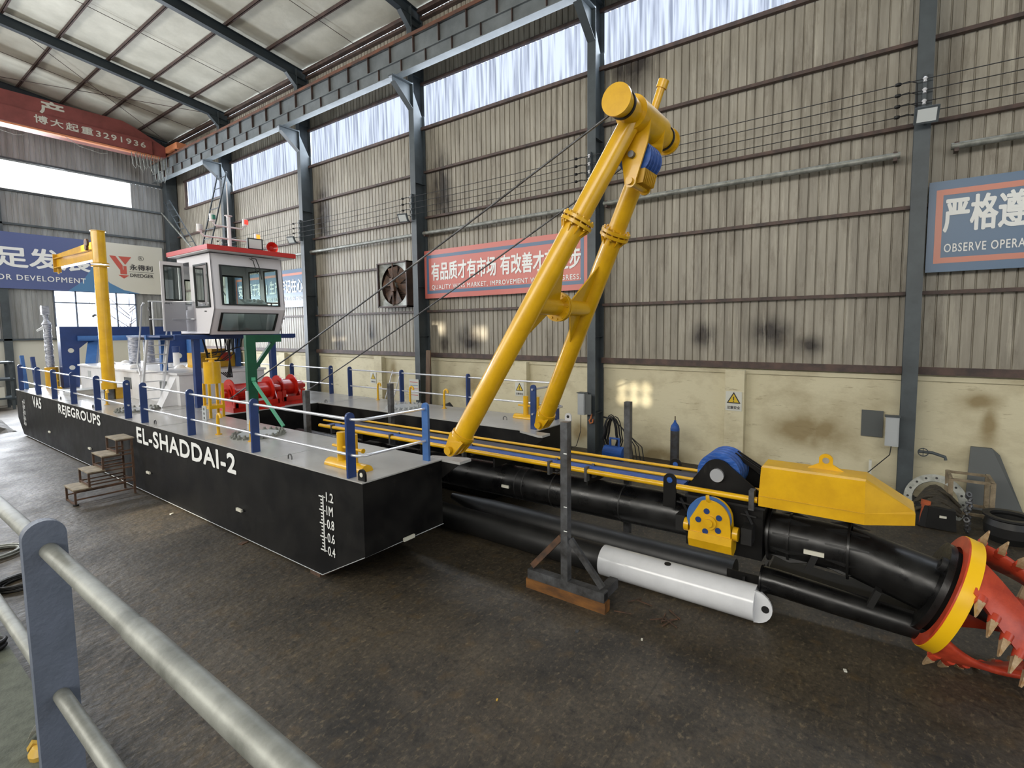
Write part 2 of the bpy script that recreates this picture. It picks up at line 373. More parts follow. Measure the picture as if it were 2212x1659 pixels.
    def build(s, name, m, parent=None, base=None):
        import bmesh
        vs = [Vector(v) for v in s.v]
        if base is None:
            lo = [min(v[i] for v in vs) for i in range(3)]; hi = [max(v[i] for v in vs) for i in range(3)]
            base = Vector(((lo[0] + hi[0]) / 2, (lo[1] + hi[1]) / 2, lo[2]))
        else: base = Vector(base)
        me = bpy.data.meshes.new(name)
        me.from_pydata([v - base for v in vs], [], s.f)
        me.polygons.foreach_set('use_smooth', s.sm)
        bm = bmesh.new(); bm.from_mesh(me)
        bmesh.ops.recalc_face_normals(bm, faces=bm.faces); bm.to_mesh(me); bm.free()
        me.materials.append(m); me.update()
        return link(name, me, base, parent)

WP = {}
def link(name, data, base, parent=None):
    o = bpy.data.objects.new(name, data); COL.objects.link(o)
    if parent is not None:
        o.parent = parent; o.location = Vector(base) - WP[parent.name]
    else: o.location = base
    WP[o.name] = Vector(base)
    return o
def thing(name, label, cat, loc, group=None):
    o = link(name, None, loc); o.empty_display_size = 0.2
    return tag(o, label, cat, group)
def tag(o, label, cat, group=None):
    o['label'] = label; o['category'] = cat
    if group: o['group'] = group
    return o
def struct(o, cat=None):
    o['kind'] = 'structure'; return o
def lab(o, l): o['label'] = l; return o

def text(name, s, org, xd, ud, w, h, m, parent=None, bold=0.0, depth=0.004, spacing=1.0):
    cu = bpy.data.curves.new(name, 'FONT'); cu.body = s; cu.size = 1; cu.resolution_u = 3; cu.space_character = spacing
    t = bpy.data.objects.new(name, cu); COL.objects.link(t)
    dg = bpy.context.evaluated_depsgraph_get()
    me = bpy.data.meshes.new_from_object(t.evaluated_get(dg))
    bpy.data.objects.remove(t); bpy.data.curves.remove(cu)
    xs = [v.co.x for v in me.vertices]; ys = [v.co.y for v in me.vertices]
    x0, x1, y0, y1 = min(xs), max(xs), min(ys), max(ys)
    if w is None: sx = sy = h / (y1 - y0)
    else: sx = w / (x1 - x0); sy = h / (y1 - y0) if h else sx
    xd = Vector(xd).normalized(); ud = Vector(ud).normalized(); nd = xd.cross(ud)
    org = Vector(org)
    for v in me.vertices:
        p = v.co.copy(); v.co = xd * (p.x - x0) * sx + ud * (p.y - y0) * sy + nd * depth
    if bold > 0:
        # heavier strokes: the same outlines laid over each other a little apart
        import bmesh
        k_ = bold * sy * 1.0; bm = bmesh.new()
        for q in range(9):
            n0 = len(bm.verts); bm.from_mesh(me); bm.verts.ensure_lookup_table()
            if q:
                o_ = (xd * math.cos(q * PI / 4) + ud * math.sin(q * PI / 4)) * k_ + nd * .00004 * q
                for v in bm.verts[n0:]: v.co += o_
        bm.to_mesh(me); bm.free()
    me.materials.clear(); me.materials.append(m); me.name = name
    return link(name, me, org, parent)

# ================================================================== THE HALL
WX = 13.25          # inside face of the long wall
EY = 36.3           # end wall
COLY = [-7.7, -0.43, 6.9, 14.15, 21.4, 28.7]
ROOF = lambda x: (16.78 - .13 * x) if x > 1 else (16.65 - .13 * (1 - x))

struct(MB().box(-11.3, WX + .4, -12.3, EY + .4, -.3, 0).build('floor', M['floor'], base=(0, 0, 0)))
# masonry plinth wall with coping and pilasters
mb = MB().box(WX, WX + .3, -12, EY, 0, 2.72).box(WX - .06, WX + .3, -12, EY, 2.50, 2.60)
for y in (3.05, 9.68, 16.9, 24.2, 31.5, -4.1): mb.box(WX - .22, WX + .01, y - .23, y + .23, 0, 2.58)
struct(mb.build('wall_right_plinth', M['plaster'], base=(0, 0, 0)))

def corr(mb, a0, a1, z0, z1, face, axis, pitch=.2, d=.03, sgn=-1):
    """ribbed sheet: profile across, straight up"""
    prof = []; a = a0
    while a < a1 - 1e-6:
        for da, dd in ((0, 0), (pitch * .80, 0), (pitch * .86, -d), (pitch * .94, -d)):
            if a + da <= a1: prof.append((a + da, dd))
        a += pitch
    prof.append((a1, 0))
    rows = []
    for z in (z0, z1):
        rows.append([((face - sgn * dd * -1 if False else face + dd * sgn), p, z) if axis == 'y' else (p, face + dd * sgn, z) for p, dd in prof])
    mb.grid(rows, False)
    return mb
mb = MB(); corr(mb, -12, EY, 2.78, 10.93, WX, 'y'); corr(mb, -12, EY, 12.42, 14.86, WX, 'y')
corr(mb, 34.2, EY, 10.93, 12.42, WX, 'y')
struct(mb.build('wall_right', M['sheet'], base=(0, 0, 0)))
# strip windows of ribbed translucent sheet, one per bay, with frames
bays = [(-7.45, -.7), (-.15, 6.65), (7.15, 13.9), (14.4, 21.15), (21.65, 28.45), (28.95, 34.2)]
for i, (a, b) in enumerate(bays):
    mb = MB(); corr(mb, a - .2 if i else a, b + .2 if i < 5 else b, 10.93, 12.42, WX + .01, 'y')
    w = struct(mb.build('window_%d' % (i + 1), M['strip'], base=(WX, (a + b) / 2, 10.93)))
    f = MB().box(WX - .12, WX - .02, a - .25, b + .25, 12.40, 12.50).box(WX - .14, WX - .02, a - .25, b + .25, 10.85, 10.95)
    if i == 5: f.box(WX - .1, WX - .02, 34.15, 34.35, 10.9, 12.45)
    f.build('window_frame', M['girt'], w)
# girts (horizontal rails), one run per bay
gi = 0
bayb = [(-12, COLY[1] - .13), (COLY[1] + .13, COLY[2] - .13), (COLY[2] + .13, COLY[3] - .13), (COLY[3] + .13, COLY[4] - .13), (COLY[4] + .13, COLY[5] - .13), (COLY[5] + .13, EY - .3)]
for (a, b) in bayb:
    mb = MB()
    for z in (4.32, 6.08, 7.72, 9.34):
        mb.box(WX - .145, WX - .035, a, b, z - .035, z - .02).box(WX - .16, WX - .146, a, b, z - .035, z + .04)
    mb.box(WX - .179, WX - .035, a, b, 2.73, 2.78).box(WX - .2, WX - .18, a, b, 2.64, 2.80)
    mb.box(WX - .16, WX - .02, a, b, 14.62, 14.70).box(WX - .3, WX - .1, a, b, 14.78, 14.86)
    gi += 1
    struct(mb.build('girt', M['girt']))
# columns: H sections with a stiffened top
for y in COLY + [35.9]:
    mb = MB().box(12.68, 12.70, y - .13, y + .13, 0, 14.9).box(13.18, 13.20, y - .13, y + .13, 0, 14.9).box(12.70, 13.18, y - .008, y + .008, 0, 14.9)
    for z in (1.2, 3.4, 5.2, 8.9, 12.6, 14.3): mb.box(12.70, 13.18, y - .12, y + .12, z, z + .012)
    mb.box(12.62, 13.24, y - .2, y + .2, 0, .03)
    if y > 30: mb.box(12.66, 13.2, y - .3, y + .3, 0, 14.5)
    c = struct(mb.build('column', M['col']))
    # crane bracket
    if y < 35:
        b = MB().prism([(12.68, 12.28), (11.88, 12.28), (11.88, 12.12), (12.68, 11.45)], 'y', y - .008, y + .008)
        b.box(11.82, 12.68, y - .13, y + .13, 12.26, 12.30)
        b.bar((11.9, y, 12.11), (12.68, y, 11.44), .24, .014)
        b.build('crane_bracket', M['col'], c)
# rafters
for y in COLY + [35.9]:
    mb = MB()
    for (xa, xb) in ((13.2, 1.0), (1.0, -11.0)):
        za, zb = ROOF(xa) - .15, ROOF(xb) - .15
        for dz, t in ((0, .012), (-.38, .012)):
            mb.prism3([(xa, y - .12, za + dz), (xb, y - .12, zb + dz), (xb, y + .12, zb + dz), (xa, y + .12, za + dz)], (0, 0, -t))
        mb.prism3([(xa, y - .006, za), (xb, y - .006, zb), (xb, y - .006, zb - .38), (xa, y - .006, za - .38)], (0, .012, 0))
        if xa > 5: mb.prism3([(12.7, y - .1, za - .3), (12.25, y - .1, za - .3), (12.7, y - .1, za - .75)], (0, .2, 0))
    struct(mb.build('rafter', M['rafter']))
# purlins and sag rods
for i in range(9):
    x = 13.15 - 1.62 * i
    z = ROOF(x) - .15
    struct(MB().box(x - .035, x + .035, -12, EY, z, z + .012).box(x - .035, x - .02, -12, EY, z, z + .145).build('purlin', M['purlin']))
for y in (3.2, 10.5, 17.8, 25.0, 32.4):
    struct(MB().cyl((13.1, y, ROOF(13.1) - .1), (1, y, ROOF(1) - .1), .012, n=6).build('sag_rod', M['purlin']))
for (a, b) in (((13, 28.9), (5.2, 35.7)), ((13, 35.7), (5.2, 28.9)), ((5.2, 28.9), (-1.5, 35.7))):
    struct(MB().cyl((a[0], a[1], ROOF(a[0]) - .22), (b[0], b[1], ROOF(b[0]) - .22), .014, n=6).build('brace_rod', M['purlin']))
# roof skin
mb = MB()
nx = 14
for (xa, xb) in ((13.32, 1.0), (1.0, -11.4)):
    rows = []
    for i in range(nx + 1):
        x = xa + (xb - xa) * i / nx
        rows.append([(x, -12.3 + (EY + 12.6) * j / 44, ROOF(x) + .01 + .02 * math.sin(j * 1.7 + i)) for j in range(45)])
    mb.grid(rows)
struct(mb.build('ceiling', M['insul'], base=(0, 0, 0)))
struct(MB().box(-11.5, 13.5, -12.4, EY + .5, 16.75, 16.85).build('ceiling_outer_skin', M['insul'], base=(0, 0, 16.8)))

# end wall: plinth, sheet with a glazed window and a strip window
mb = MB().box(-11, WX, EY, EY + .25, 0, 3.3)
struct(mb.build('wall_end_plinth', M['ban_cream'], base=(0, 0, 0)))
mb = MB()
WS = (7.45, 11.0, 3.45, 5.88)
corr(mb, -11, WS[0], 3.3, 10.82, EY, 'x', sgn=1); corr(mb, WS[1], WX, 3.3, 10.82, EY, 'x', sgn=1)
corr(mb, WS[0], WS[1], WS[3], 10.82, EY, 'x', sgn=1)
corr(mb, 11.12, WX, 10.82, 12.22, EY, 'x', sgn=1); corr(mb, -11, WX, 12.22, 16.8, EY, 'x', sgn=1)
struct(mb.build('wall_end', M['sheet_end'], base=(0, 0, 0)))
mb = MB(); corr(mb, -11, 11.12, 10.82, 12.22, EY + .01, 'x', sgn=1)
struct(mb.build('window_7', M['strip_end'], base=(0, EY, 10.82)))
w = struct(MB().box(WS[0], WS[1], EY + .03, EY + .035, WS[2], WS[3]).build('window_8', M['winglass']))
f = MB()
for x in (7.45, 8.33, 9.22, 10.1, 11.0): f.box(x - .03, x + .03, EY - .04, EY + .06, WS[2], WS[3])
for z in (WS[2], 5.24, WS[3]): f.box(WS[0], WS[1], EY - .04, EY + .06, z - .03, z + .03)
f.build('window_frame', M['fgpost'], w)
mb = MB()
for z in (3.3, 7.3, 9.1, 10.75, 12.3): mb.box(-11, WX - .6, EY - .18, EY - .04, z - .05, z + .05)
struct(mb.build('girt', M['col']))
struct(MB().box(5.45, 5.75, EY - .18, EY - .02, 0, 16).build('column', M['col']))
# unseen sides of the hall
holes = [(11.3, 13.2, 5.50, 6.0)] + [(6.7 + .36 * i, 6.88 + .36 * i, z, z + .2) for i in range(3) for z in (11.0, 11.34)] + [(12.6, 13.3, 12.8, 13.2), (14.6, 15.4, 13.0, 13.35), (20.6, 21.6, 12.4, 12.8), (15.6, 16.8, 6.0, 6.3)]  # openings added, placed to throw sun patches on floor and wall
ys_ = sorted(set([-12.3, EY + .3] + [q for h in holes for q in h[:2]])); zs_ = sorted(set([0, 16.8] + [q for h in holes for q in h[2:]]))
mb = MB()
for i in range(len(ys_) - 1):
    j = 0
    while j < len(zs_) - 1:
        k = j
        free = lambda q: not any(h[0] < (ys_[i] + ys_[i + 1]) / 2 < h[1] and h[2] < (zs_[q] + zs_[q + 1]) / 2 < h[3] for h in holes)
        if not free(j): j += 1; continue
        while k + 1 < len(zs_) - 1 and free(k + 1): k += 1
        mb.box(-11.3, -11.25, ys_[i], ys_[i + 1], zs_[j], zs_[k + 1]); j = k + 1
struct(mb.build('wall_left', M['sheet_end'], base=(0, 0, 0)))
struct(MB().box(-11.3, WX + .3, -12.4, -12.1, 0, 16.8).build('wall_back', M['sheet_end'], base=(0, 0, 0)))
# trees outside the glazed window
def tree(x, y, lab_, seed):
    r = random.Random(seed); mb = MB()
    mb.cyl((x, y, -.2), (x, y, 4.2), .1, .06, 8)
    for k in range(16):
        z = 2.6 + k * .2; a = r.uniform(0, 6.28); L = r.uniform(.8, 1.8)
        p1 = (x + math.cos(a) * L, y + math.sin(a) * L, z + L * .6)
        mb.cyl((x, y, z - .3), p1, .03, .012, 6)
        for q in range(2):
            b = a + r.uniform(-.8, .8)
            mb.cyl(p1, (p1[0] + math.cos(b) * .7, p1[1] + math.sin(b) * .7, p1[2] + .5), .012, .006, 5)
    tag(mb.build('bare_tree', M['bark']), lab_, 'tree')
tree(11.9, 40.5, 'bare winter tree seen through the right panes of the end window', 3)

# banners -------------------------------------------------------------
def board(name, y0, y1, z0, z1, m, label, fr, mf, x=13.0):
    t = tag(MB().box(x, x + .04, y0, y1, z0, z1).build(name, m), label, 'banner')
    if mf:
        q = MB(); w = .11; g = .17
        for (a, b, c, d) in ((y0 + .12, y1 - .12, z1 - g - w, z1 - g), (y0 + .12, y1 - .12, z0 + g, z0 + g + w), (y0 + .12, y0 + .23, z0 + g + w, z1 - g - w), (y1 - .23, y1 - .12, z0 + g + w, z1 - g - w)):
            q.box(x - .004, x, a, b, c, d)
        q.build('border_stripe', mf, t)
    return t
t = board('slogan_banner', 7.2, 14.0, 4.78, 6.5, M['ban_red'], 'faded red slogan banner with white Chinese characters behind the yellow gantry', 1, M['ban_blue'])
text('lettering', '有品质才有市场', (12.99, 13.62, 5.42), (0, -1, 0), (0, 0, 1), 3.0, .62, M['letter'], t, .02)
text('lettering', '有改善才有进步', (12.99, 10.42, 5.42), (0, -1, 0), (0, 0, 1), 3.0, .62, M['letter'], t, .02)
text('lettering', 'QUALITY WINS MARKET, IMPROVEMENT WINS PROGRESS.', (12.99, 13.62, 5.07), (0, -1, 0), (0, 0, 1), 6.2, .18, M['letter'], t, .012, spacing=1.15)
t = board('slogan_banner', -7.6, -.6, 4.72, 6.5, M['ban_blue'], 'blue slogan banner with orange border at the right edge of the photo', 1, M['ban_orange'])
text('lettering', '严格遵守操作规程', (12.99, -.86, 5.50), (0, -1, 0), (0, 0, 1), 3.2, .66, M['letter'], t, .022)
text('lettering', 'OBSERVE OPERATE RULES', (12.99, -.88, 5.10), (0, -1, 0), (0, 0, 1), 1.85, .165, M['letter'], t, .008, spacing=1.15)
t = board('slogan_banner', 21.6, 28.5, 4.75, 6.5, M['ban_blue'], 'blue slogan banner on the wall behind the control cabin', 1, M['ban_orange'])
text('lettering', '安全重于泰山', (12.99, 28.1, 5.42), (0, -1, 0), (0, 0, 1), 2.9, .62, M['letter'], t, .02)
text('lettering', '生产牢记在心', (12.99, 24.95, 5.42), (0, -1, 0), (0, 0, 1), 2.9, .62, M['letter'], t, .02)
text('lettering', 'SAFETY AND PRODUCTION ARE ALWAYS IN MIND.', (12.99, 28.1, 5.07), (0, -1, 0), (0, 0, 1), 6.2, .17, M['letter'], t, .008, spacing=1.15)
# end wall banner: navy left, cream right with the maker's mark, a blue swoosh between
t = tag(MB().box(-2, 12.4, 36.06, 36.1, 5.87, 8.67).build('company_banner', M['ban_navy']), 'wide navy and cream company banner on the far end wall', 'banner')
pts = [(12.4, 8.67), (9.1, 8.67), (9.15, 7.6), (9.35, 7.0), (9.8, 6.4), (10.4, 6.05), (11.2, 5.87), (12.4, 5.87)]
MB().prism(pts, 'y', 36.05, 36.06).build('cream_field', M['ban_cream'], t)
MB().prism([(9.15, 7.6), (9.35, 7.0), (9.8, 6.4), (10.4, 6.05), (11.2, 5.87), (8.0, 5.87), (8.6, 6.4), (8.95, 7.0)], 'y', 36.045, 36.05).build('swoosh', M['ban_sky'], t)
text('lettering', '立足发展', (4.2, 36.04, 6.95), (1, 0, 0), (0, 0, 1), 4.75, 1.0, M['letter'], t, .028)
text('lettering', 'FOR DEVELOPMENT', (5.2, 36.04, 6.3), (1, 0, 0), (0, 0, 1), 3.55, .27, M['letter'], t, .01, spacing=1.15)
text('lettering', '永得利', (10.75, 36.04, 7.22), (1, 0, 0), (0, 0, 1), 1.1, .32, M['ink'], t, .02)
text('lettering', 'DREDGER', (10.75, 36.04, 6.82), (1, 0, 0), (0, 0, 1), 1.12, .2, M['ink'], t, .015)
text('lettering', 'R', (11.25, 36.04, 7.85), (1, 0, 0), (0, 0, 1), None, .16, M['ink'], t)
MB().ring((11.31, 36.045, 7.93), (0, 1, 0), .14, .12, .004, 24).box(10.72, 11.9, 36.04, 36.045, 7.11, 7.13).build('rule_line', M['ink'], t)
lg = MB()
lg.prism([(9.85, 7.95), (10.12, 7.95), (10.42, 7.45), (10.42, 7.2), (10.28, 7.2)], 'y', 36.035, 36.045)
lg.prism([(10.85, 7.95), (10.25, 7.95), (10.55, 7.5)], 'y', 36.035, 36.045)
lg.prism([(10.3, 7.2), (10.6, 7.2), (10.6, 6.95), (10.3, 6.95)], 'y', 36.035, 36.045)
lg.prism([(10.2, 6.9), (10.7, 6.9), (10.45, 6.7)], 'y', 36.035, 36.045)
lg.prism([(10.46, 7.42), (10.6, 7.42), (10.6, 7.2), (10.46, 7.2)], 'y', 36.035, 36.045)
lg.build('emblem', M['logo_red'], t)

# runway beam for the crane ------------------------------------------
mb = MB().box(12.04, 12.06, -12, 35.6, 12.32, 13.34)
mb.box(11.92, 12.2, -12, 35.6, 13.32, 13.36).box(11.97, 12.05, -12, 35.6, 12.74, 12.77).box(11.93, 12.22, -12, 35.6, 12.30, 12.33)
rb = struct(mb.build('crane_runway_beam', M['beam']))
mb = MB()
y = -11.6
while y < 35.4:
    mb.box(11.95, 12.04, y - .01, y + .01, 12.77, 13.32); mb.box(11.97, 12.04, y + .62, y + .64, 12.33, 12.74); y += 1.18
mb.build('stiffener', M['girt'], rb)
MB().box(11.99, 12.09, -12, 35.6, 13.36, 13.46).box(11.9, 11.93, -12, 35.6, 13.28, 13.36).build('crane_rail', M['rail_rust'], rb)

# travelling crane girder --------------------------------------------
t = thing('overhead_crane', 'dark red overhead crane girder with white lettering under the roof', 'crane', (2, 33.4, 13.1))
def girder():
    prof = [(-9, 13.15), (11.4, 13.15), (11.86, 13.25), (11.86, 13.78), (10.5, 14.45), (10.0, 14.62), (-9, 14.62)]
    mb = MB(); n = len(prof)
    mb.prism(prof, 'y', 33.1, 33.9)
    return mb
girder().build('girder', M['crane'], t)
MB().prism([(-9, 13.2), (11.2, 13.2), (11.2, 13.9), (-9, 13.9)], 'y', 32.98, 33.1).build('lower_flute', M['crane'], t)
MB().box(-9, 11.5, 32.85, 33.1, 13.06, 13.14).build('lower_flange', M['crane_lip'], t)
MB().box(11.85, 12.3, 31.6, 35.2, 13.48, 13.78).build('end_truck', M['crane_lip'], t)
MB().cyl((11.9, 32.0, 13.6), (12.25, 32.0, 13.6), .16).cyl((11.9, 34.8, 13.6), (12.25, 34.8, 13.6), .16).build('wheel', M['rubber'], t)
text('lettering', '产', (6.85, 33.09, 13.98), (1, 0, 0), (0, 0, 1), .85, .6, M['ban_cream'], t, .03)
text('lettering', '博大起重3291936', (6.6, 32.97, 13.44), (1, 0, 0), (0, 0, 1), 4.3, .36, M['ban_cream'], t, .02, spacing=1.25)
mb = MB()
r = random.Random(4)
for k in range(10):
    x = 10.2 + k * .16; d = r.uniform(.6, 1.5)
    mb.tube([(x, 32.8, 13.05), (x + .03, 32.75, 13.05 - d * .8), (x + .12, 32.75, 13.05 - d), (x + .2, 32.78, 13.05 - d * .75), (x + .24, 32.8, 13.1)], .018, 6)
for x in (1.5, 4.6, 7.6): mb.tube([(x, 32.8, 13.05), (x + .5, 32.8, 12.75), (x + 1.3, 32.8, 12.62), (x + 1.6, 32.8, 12.7)], .012, 6)
mb.build('festoon_cable', M['galv'], t)

# ------------------------------------------------------------------ things on the long wall
segs = [(-7.4, -.9, 'behind the right slogan banner post', 'grey steel pipe along the wall above the right blue banner'),
        (-.1, 6.65, '', 'long galvanised pipe on the wall in the bay right of the gantry head'),
        (7.2, 13.95, '', 'galvanised pipe on the wall above the red banner'),
        (14.45, 21.2, '', 'galvanised pipe on the wall above the exhaust fan'),
        (21.7, 28.5, '', 'galvanised pipe on the wall behind the cabin roof')]
for a, b, _, l in segs:
    mb = MB().cyl((12.95, a, 7.13), (12.95, b, 7.13), .065, n=16)
    t = tag(mb.build('wall_pipe', M['galv']), l, 'pipe', 'galvanised pipes along the long wall')
    for q in (a + .05, b - .12): MB().box(12.9, 13.1, q, q + .07, 7.02, 7.2).build('bracket', M['girt'], t)
for k, z in enumerate((8.38, 8.17, 7.96, 7.76)):
    mb = MB()
    ys = [-7.7] + COLY[1:] ; pts = []
    for a, b in zip(ys[:-1], ys[1:]):
        for j in range(8): pts.append((12.55, a + (b - a) * j / 8, z - .03 * math.sin(PI * j / 8)))
    pts.append((12.55, ys[-1], z))
    mb.tube(pts, .009, 5)
    tag(mb.build('overhead_wire', M['rubber']), ('topmost', 'second from top', 'third from top', 'lowest')[k] + ' of the four bare wires strung along the long wall', 'wire', 'bare wires along the wall')
names = ['on the right column beside the blue banner', 'on the column behind the gantry head', 'on the column left of the red banner', 'on the column behind the control cabin', 'on the farthest free column behind the mast']
for y, nm in zip(COLY[1:], names):
    t = thing('insulator_rack', 'rack of four small insulators ' + nm, 'insulator', (12.6, y, 7.6), 'wire insulator racks')
    MB().box(12.58, 12.675, y - .03, y + .03, 7.6, 8.5).build('bracket', M['col'], t)
    for z in (8.38, 8.17, 7.96, 7.76):
        MB().lathe((12.55, y, z - .06), (0, 0, 1), [(.001, 0), (.035, .01), (.02, .04), (.045, .07), (.02, .1), (.001, .11)], 12).build('insulator', M['white'] if y < 7 else M['boxgrey'], t)
    mb = MB()
    for z in (8.38, 8.17, 7.96, 7.76):
        mb.lathe((12.55, y + .42, z - .04), (0, 0, 1), [(.001, 0), (.05, .02), (.05, .06), (.001, .08)], 10)
        mb.tube([(12.55, y + .42, z), (12.58, y + .25, z + .03), (12.62, y + .12, z - .02), (12.63, y + .10, 7.7)], .009, 5)
    mb.build('wire_clamp', M['rubber'], t)
for y, l in ((-.47, 'floodlight fixed on the right column above the blue banner'), (14.35, 'floodlight on the column above the exhaust fan'), (21.7, 'floodlight on the column right of the cabin roof')):
    t = thing('floodlight', l, 'floodlight', (12.5, y, 7.45), 'floodlights on the columns')
    c = Vector((12.36, y, 7.64)); n = Vector((-.88, -.1 if y < 0 else -.25, -.46)).normalized(); s = n.cross(Vector((0, 0, 1))).normalized(); u = s.cross(n)
    MB().obox(c, n * .03, s * .19, u * .15).build('housing', M['col'], t)
    MB().obox(c + n * .033, n * .004, s * .15, u * .115).build('lamp_face', M['lamp_on'], t)
    MB().bar(c - n * .03, (12.66, y, 7.55), .05, .03).build('arm', M['col'], t)
# exhaust fan
t = thing('exhaust_fan', 'large square exhaust fan with dusty blades on the wall left of the red banner', 'fan', (13.05, 15.6, 4.5))
fy, fz = 15.62, 5.37; fh = .86
mb = MB()
for (a, b, c, d) in ((fy - fh, fy + fh, fz + fh - .05, fz + fh), (fy - fh, fy + fh, fz - fh, fz - fh + .05), (fy - fh, fy - fh + .05, fz - fh, fz + fh), (fy + fh - .05, fy + fh, fz - fh, fz + fh)):
    mb.box(12.8, 13.2, a, b, c, d)
mb.build('casing', M['girt'], t)
# corner plate with round mouth
N = 48; outer = []; inner = []
for i in range(N):
    a = 2 * PI * i / N; ca, sa = math.cos(a), math.sin(a); k = fh / max(abs(ca), abs(sa))
    outer.append((12.88, fy + ca * k * .97, fz + sa * k * .97)); inner.append((12.94, fy + ca * .76, fz + sa * .76))
outer.append(outer[0]); inner.append(inner[0])
MB().grid([outer, inner]).build('mouth_plate', M['galv'], t)
MB().box(13.14, 13.16, fy - .8, fy + .8, fz - .8, fz + .8).build('shutter', M['girt'], t)
mb = MB()
for k in range(18): mb.box(13.1, 13.14, fy - .78, fy + .78, fz - .78 + k * .087, fz - .76 + k * .087)
mb.build('louvre', M['rusty'], t)
for k in range(6):
    a = k * PI / 3 + .3; mb = MB(); rows = []
    for j in range(6):
        rr = .08 + j * .125; w = .06 + .035 * j
        d = Vector((0, math.cos(a), math.sin(a))); p = Vector((0, -math.sin(a), math.cos(a)))
        c = Vector((13.0, fy, fz)) + d * rr
        rows.append([c - p * w + Vector((-.05, 0, 0)), c + p * w + Vector((.05, 0, 0))])
    rows2 = [[q + Vector((.008, 0, 0)) for q in r_] for r_ in rows]
    mb.grid(rows); mb.grid(rows2); mb.build('blade', M['rusty'], t)
MB().cyl((12.9, fy, fz), (13.05, fy, fz), .12, n=20).build('hub', M['galv'], t)
MB().bar((12.86, fy, fz - fh), (12.86, fy, fz + fh), .05, .03, (1, 0, 0)).bar((12.86, fy - .05, fz - .25), (12.86, fy + .05, fz + .25), .16, .12, (1, 0, 0)).build('motor_bracket', M['rusty'], t)

# warning signs
for y, z, h, l in ((3.06, 1.82, .46, 'yellow triangle warning sign on the pilaster right of the gas cylinder'), (9.72, 1.70, .42, 'yellow triangle warning sign on the pilaster behind the far pontoon bow rail'), (17.2, 1.70, .42, 'yellow triangle warning sign on the pilaster left of the far railing gap')):
    x = WX - .235
    t = thing('warning_sign', l, 'sign', (x, y, z - h / 2), 'caution signs on the pilasters')
    MB().box(x, x + .012, y - h * .42, y + h * .42, z - h * .55, z + h * .5).build('plate', M['sign_white'], t)
    def tri(s, zc): return [(y - s, zc - s * .62), (y + s, zc - s * .62), (y, zc + s * 1.1)]
    MB().prism(tri(h * .36, z + h * .08), 'x', x - .004, x).build('triangle_border', M['ink'], t)
    MB().prism(tri(h * .27, z + h * .075), 'x', x - .008, x - .004).build('triangle', M['sign_yellow'], t)
    MB().box(x - .012, x - .008, y - .012, y + .012, z + h * .02, z + h * .22).box(x - .012, x - .008, y - .012, y + .012, z - h * .06, z - h * .01).build('exclamation_mark', M['ink'], t)
    text('lettering', '注意安全', (x - .004, y + h * .34, z - h * .45), (0, -1, 0), (0, 0, 1), h * .68, h * .16, M['ink'], t, .02)
# electrical boxes on columns
def ebox(y0, y1, z0, z1, x0, label, m2=True):
    t = thing('switch_box', label, 'switch box', (x0, (y0 + y1) / 2, z0))
    MB().box(x0, x0 + .2, y0, y1, z0, z1).build('enclosure', M['boxgrey'], t)
    MB().box(x0 - .012, x0, y0 + .02, y1 - .02, z0 + .03, z1 - .03).box(x0 - .016, x0 - .012, y0 + .02, y1 - .02, (z0 + z1) / 2, (z0 + z1) / 2 + .012).build('door', M['boxgrey'], t)
    MB().box(x0 - .03, x0 + .2, y0 - .02, y1 + .02, z1, z1 + .02).build('rain_cap', M['col'], t)
    MB().tube([(x0 + .1, (y0 + y1) / 2, z0), (x0 + .1, (y0 + y1) / 2 + .02, z0 - .2), (x0 + .05, y1 + .25, z0 - .6), (x0 + .1, y1 + .5, z0 - .85)] if y0 < 1 else [(x0 + .1, y1 - .05, z0), (x0 + .12, y1 - .03, z0 - .5), (x0 + .1, y1 + .1, z0 - .95), (x0 + .3, y1 + .4, z0 - 1.1)], .01, 6).build('cable', M['rubber'], t)
ebox(6.98, 7.2, 1.18, 1.8, 12.42, 'pale grey switch box on the column left of the welding cables')
ebox(-.29, -.06, 1.2, 1.8, 12.42, 'pale grey switch box on the right column above the yellow cover')
t = tag(MB().box(12.45, 12.47, 6.78, 6.97, 1.2, 1.78).build('mounting_plate', M['steel_plate']), 'dark grey mounting plate right of the switch box on the middle column', 'plate')
tag(MB().box(WX - .05, WX - .02, -.02, .38, 1.22, 1.80).build('wall_plate', M['steel_plate']), 'plain dark steel panel on the wall left of the right column', 'panel')
mb = MB(); mb.tube([(12.64, 6.87, 1.2), (12.62, 6.87, 1.08), (12.62, 6.93, 1.0), (12.62, 6.9, .92), (12.62, 6.82, .95), (12.62, 6.81, 1.05)], .025, 8)
tag(mb.build('crane_hook', M['hook_orange']), 'small orange hook hanging on the column under the grey switch box', 'hook')
# welding leads hanging in a loop
mb = MB(); r = random.Random(9)
for k in range(9):
    w = .22 + .05 * r.random(); h = .42 + .12 * r.random(); cy = 6.1 + r.uniform(-.08, .08); cx = 12.5 - k * .02
    mb.tube([(cx, cy + w * math.cos(2 * PI * j / 16) * (1 if math.sin(2 * PI * j / 16) < 0 else .75), .75 + h * math.sin(2 * PI * j / 16)) for j in range(16)], .016, 6, True)
for k in range(4): mb.tube([(12.45, 6.1, 1.15), (12.4, 5.8 - .12 * k, .95 - .1 * k), (12.35, 5.5 - .1 * k, .5), (12.3, 5.4 - .1 * k, .05)], .014, 6)
mb.bar((12.66, 6.5, 1.14), (12.45, 6.1, 1.14), .04, .04)
tag(mb.build('welding_cable_coil', M['rubber']), 'coiled black welding cables hanging from the middle column', 'cable')
t = thing('lifting_magnet_pump', 'small bright blue electric pump on the floor beside the coiled cables', 'pump', (12.0, 5.85, 0))
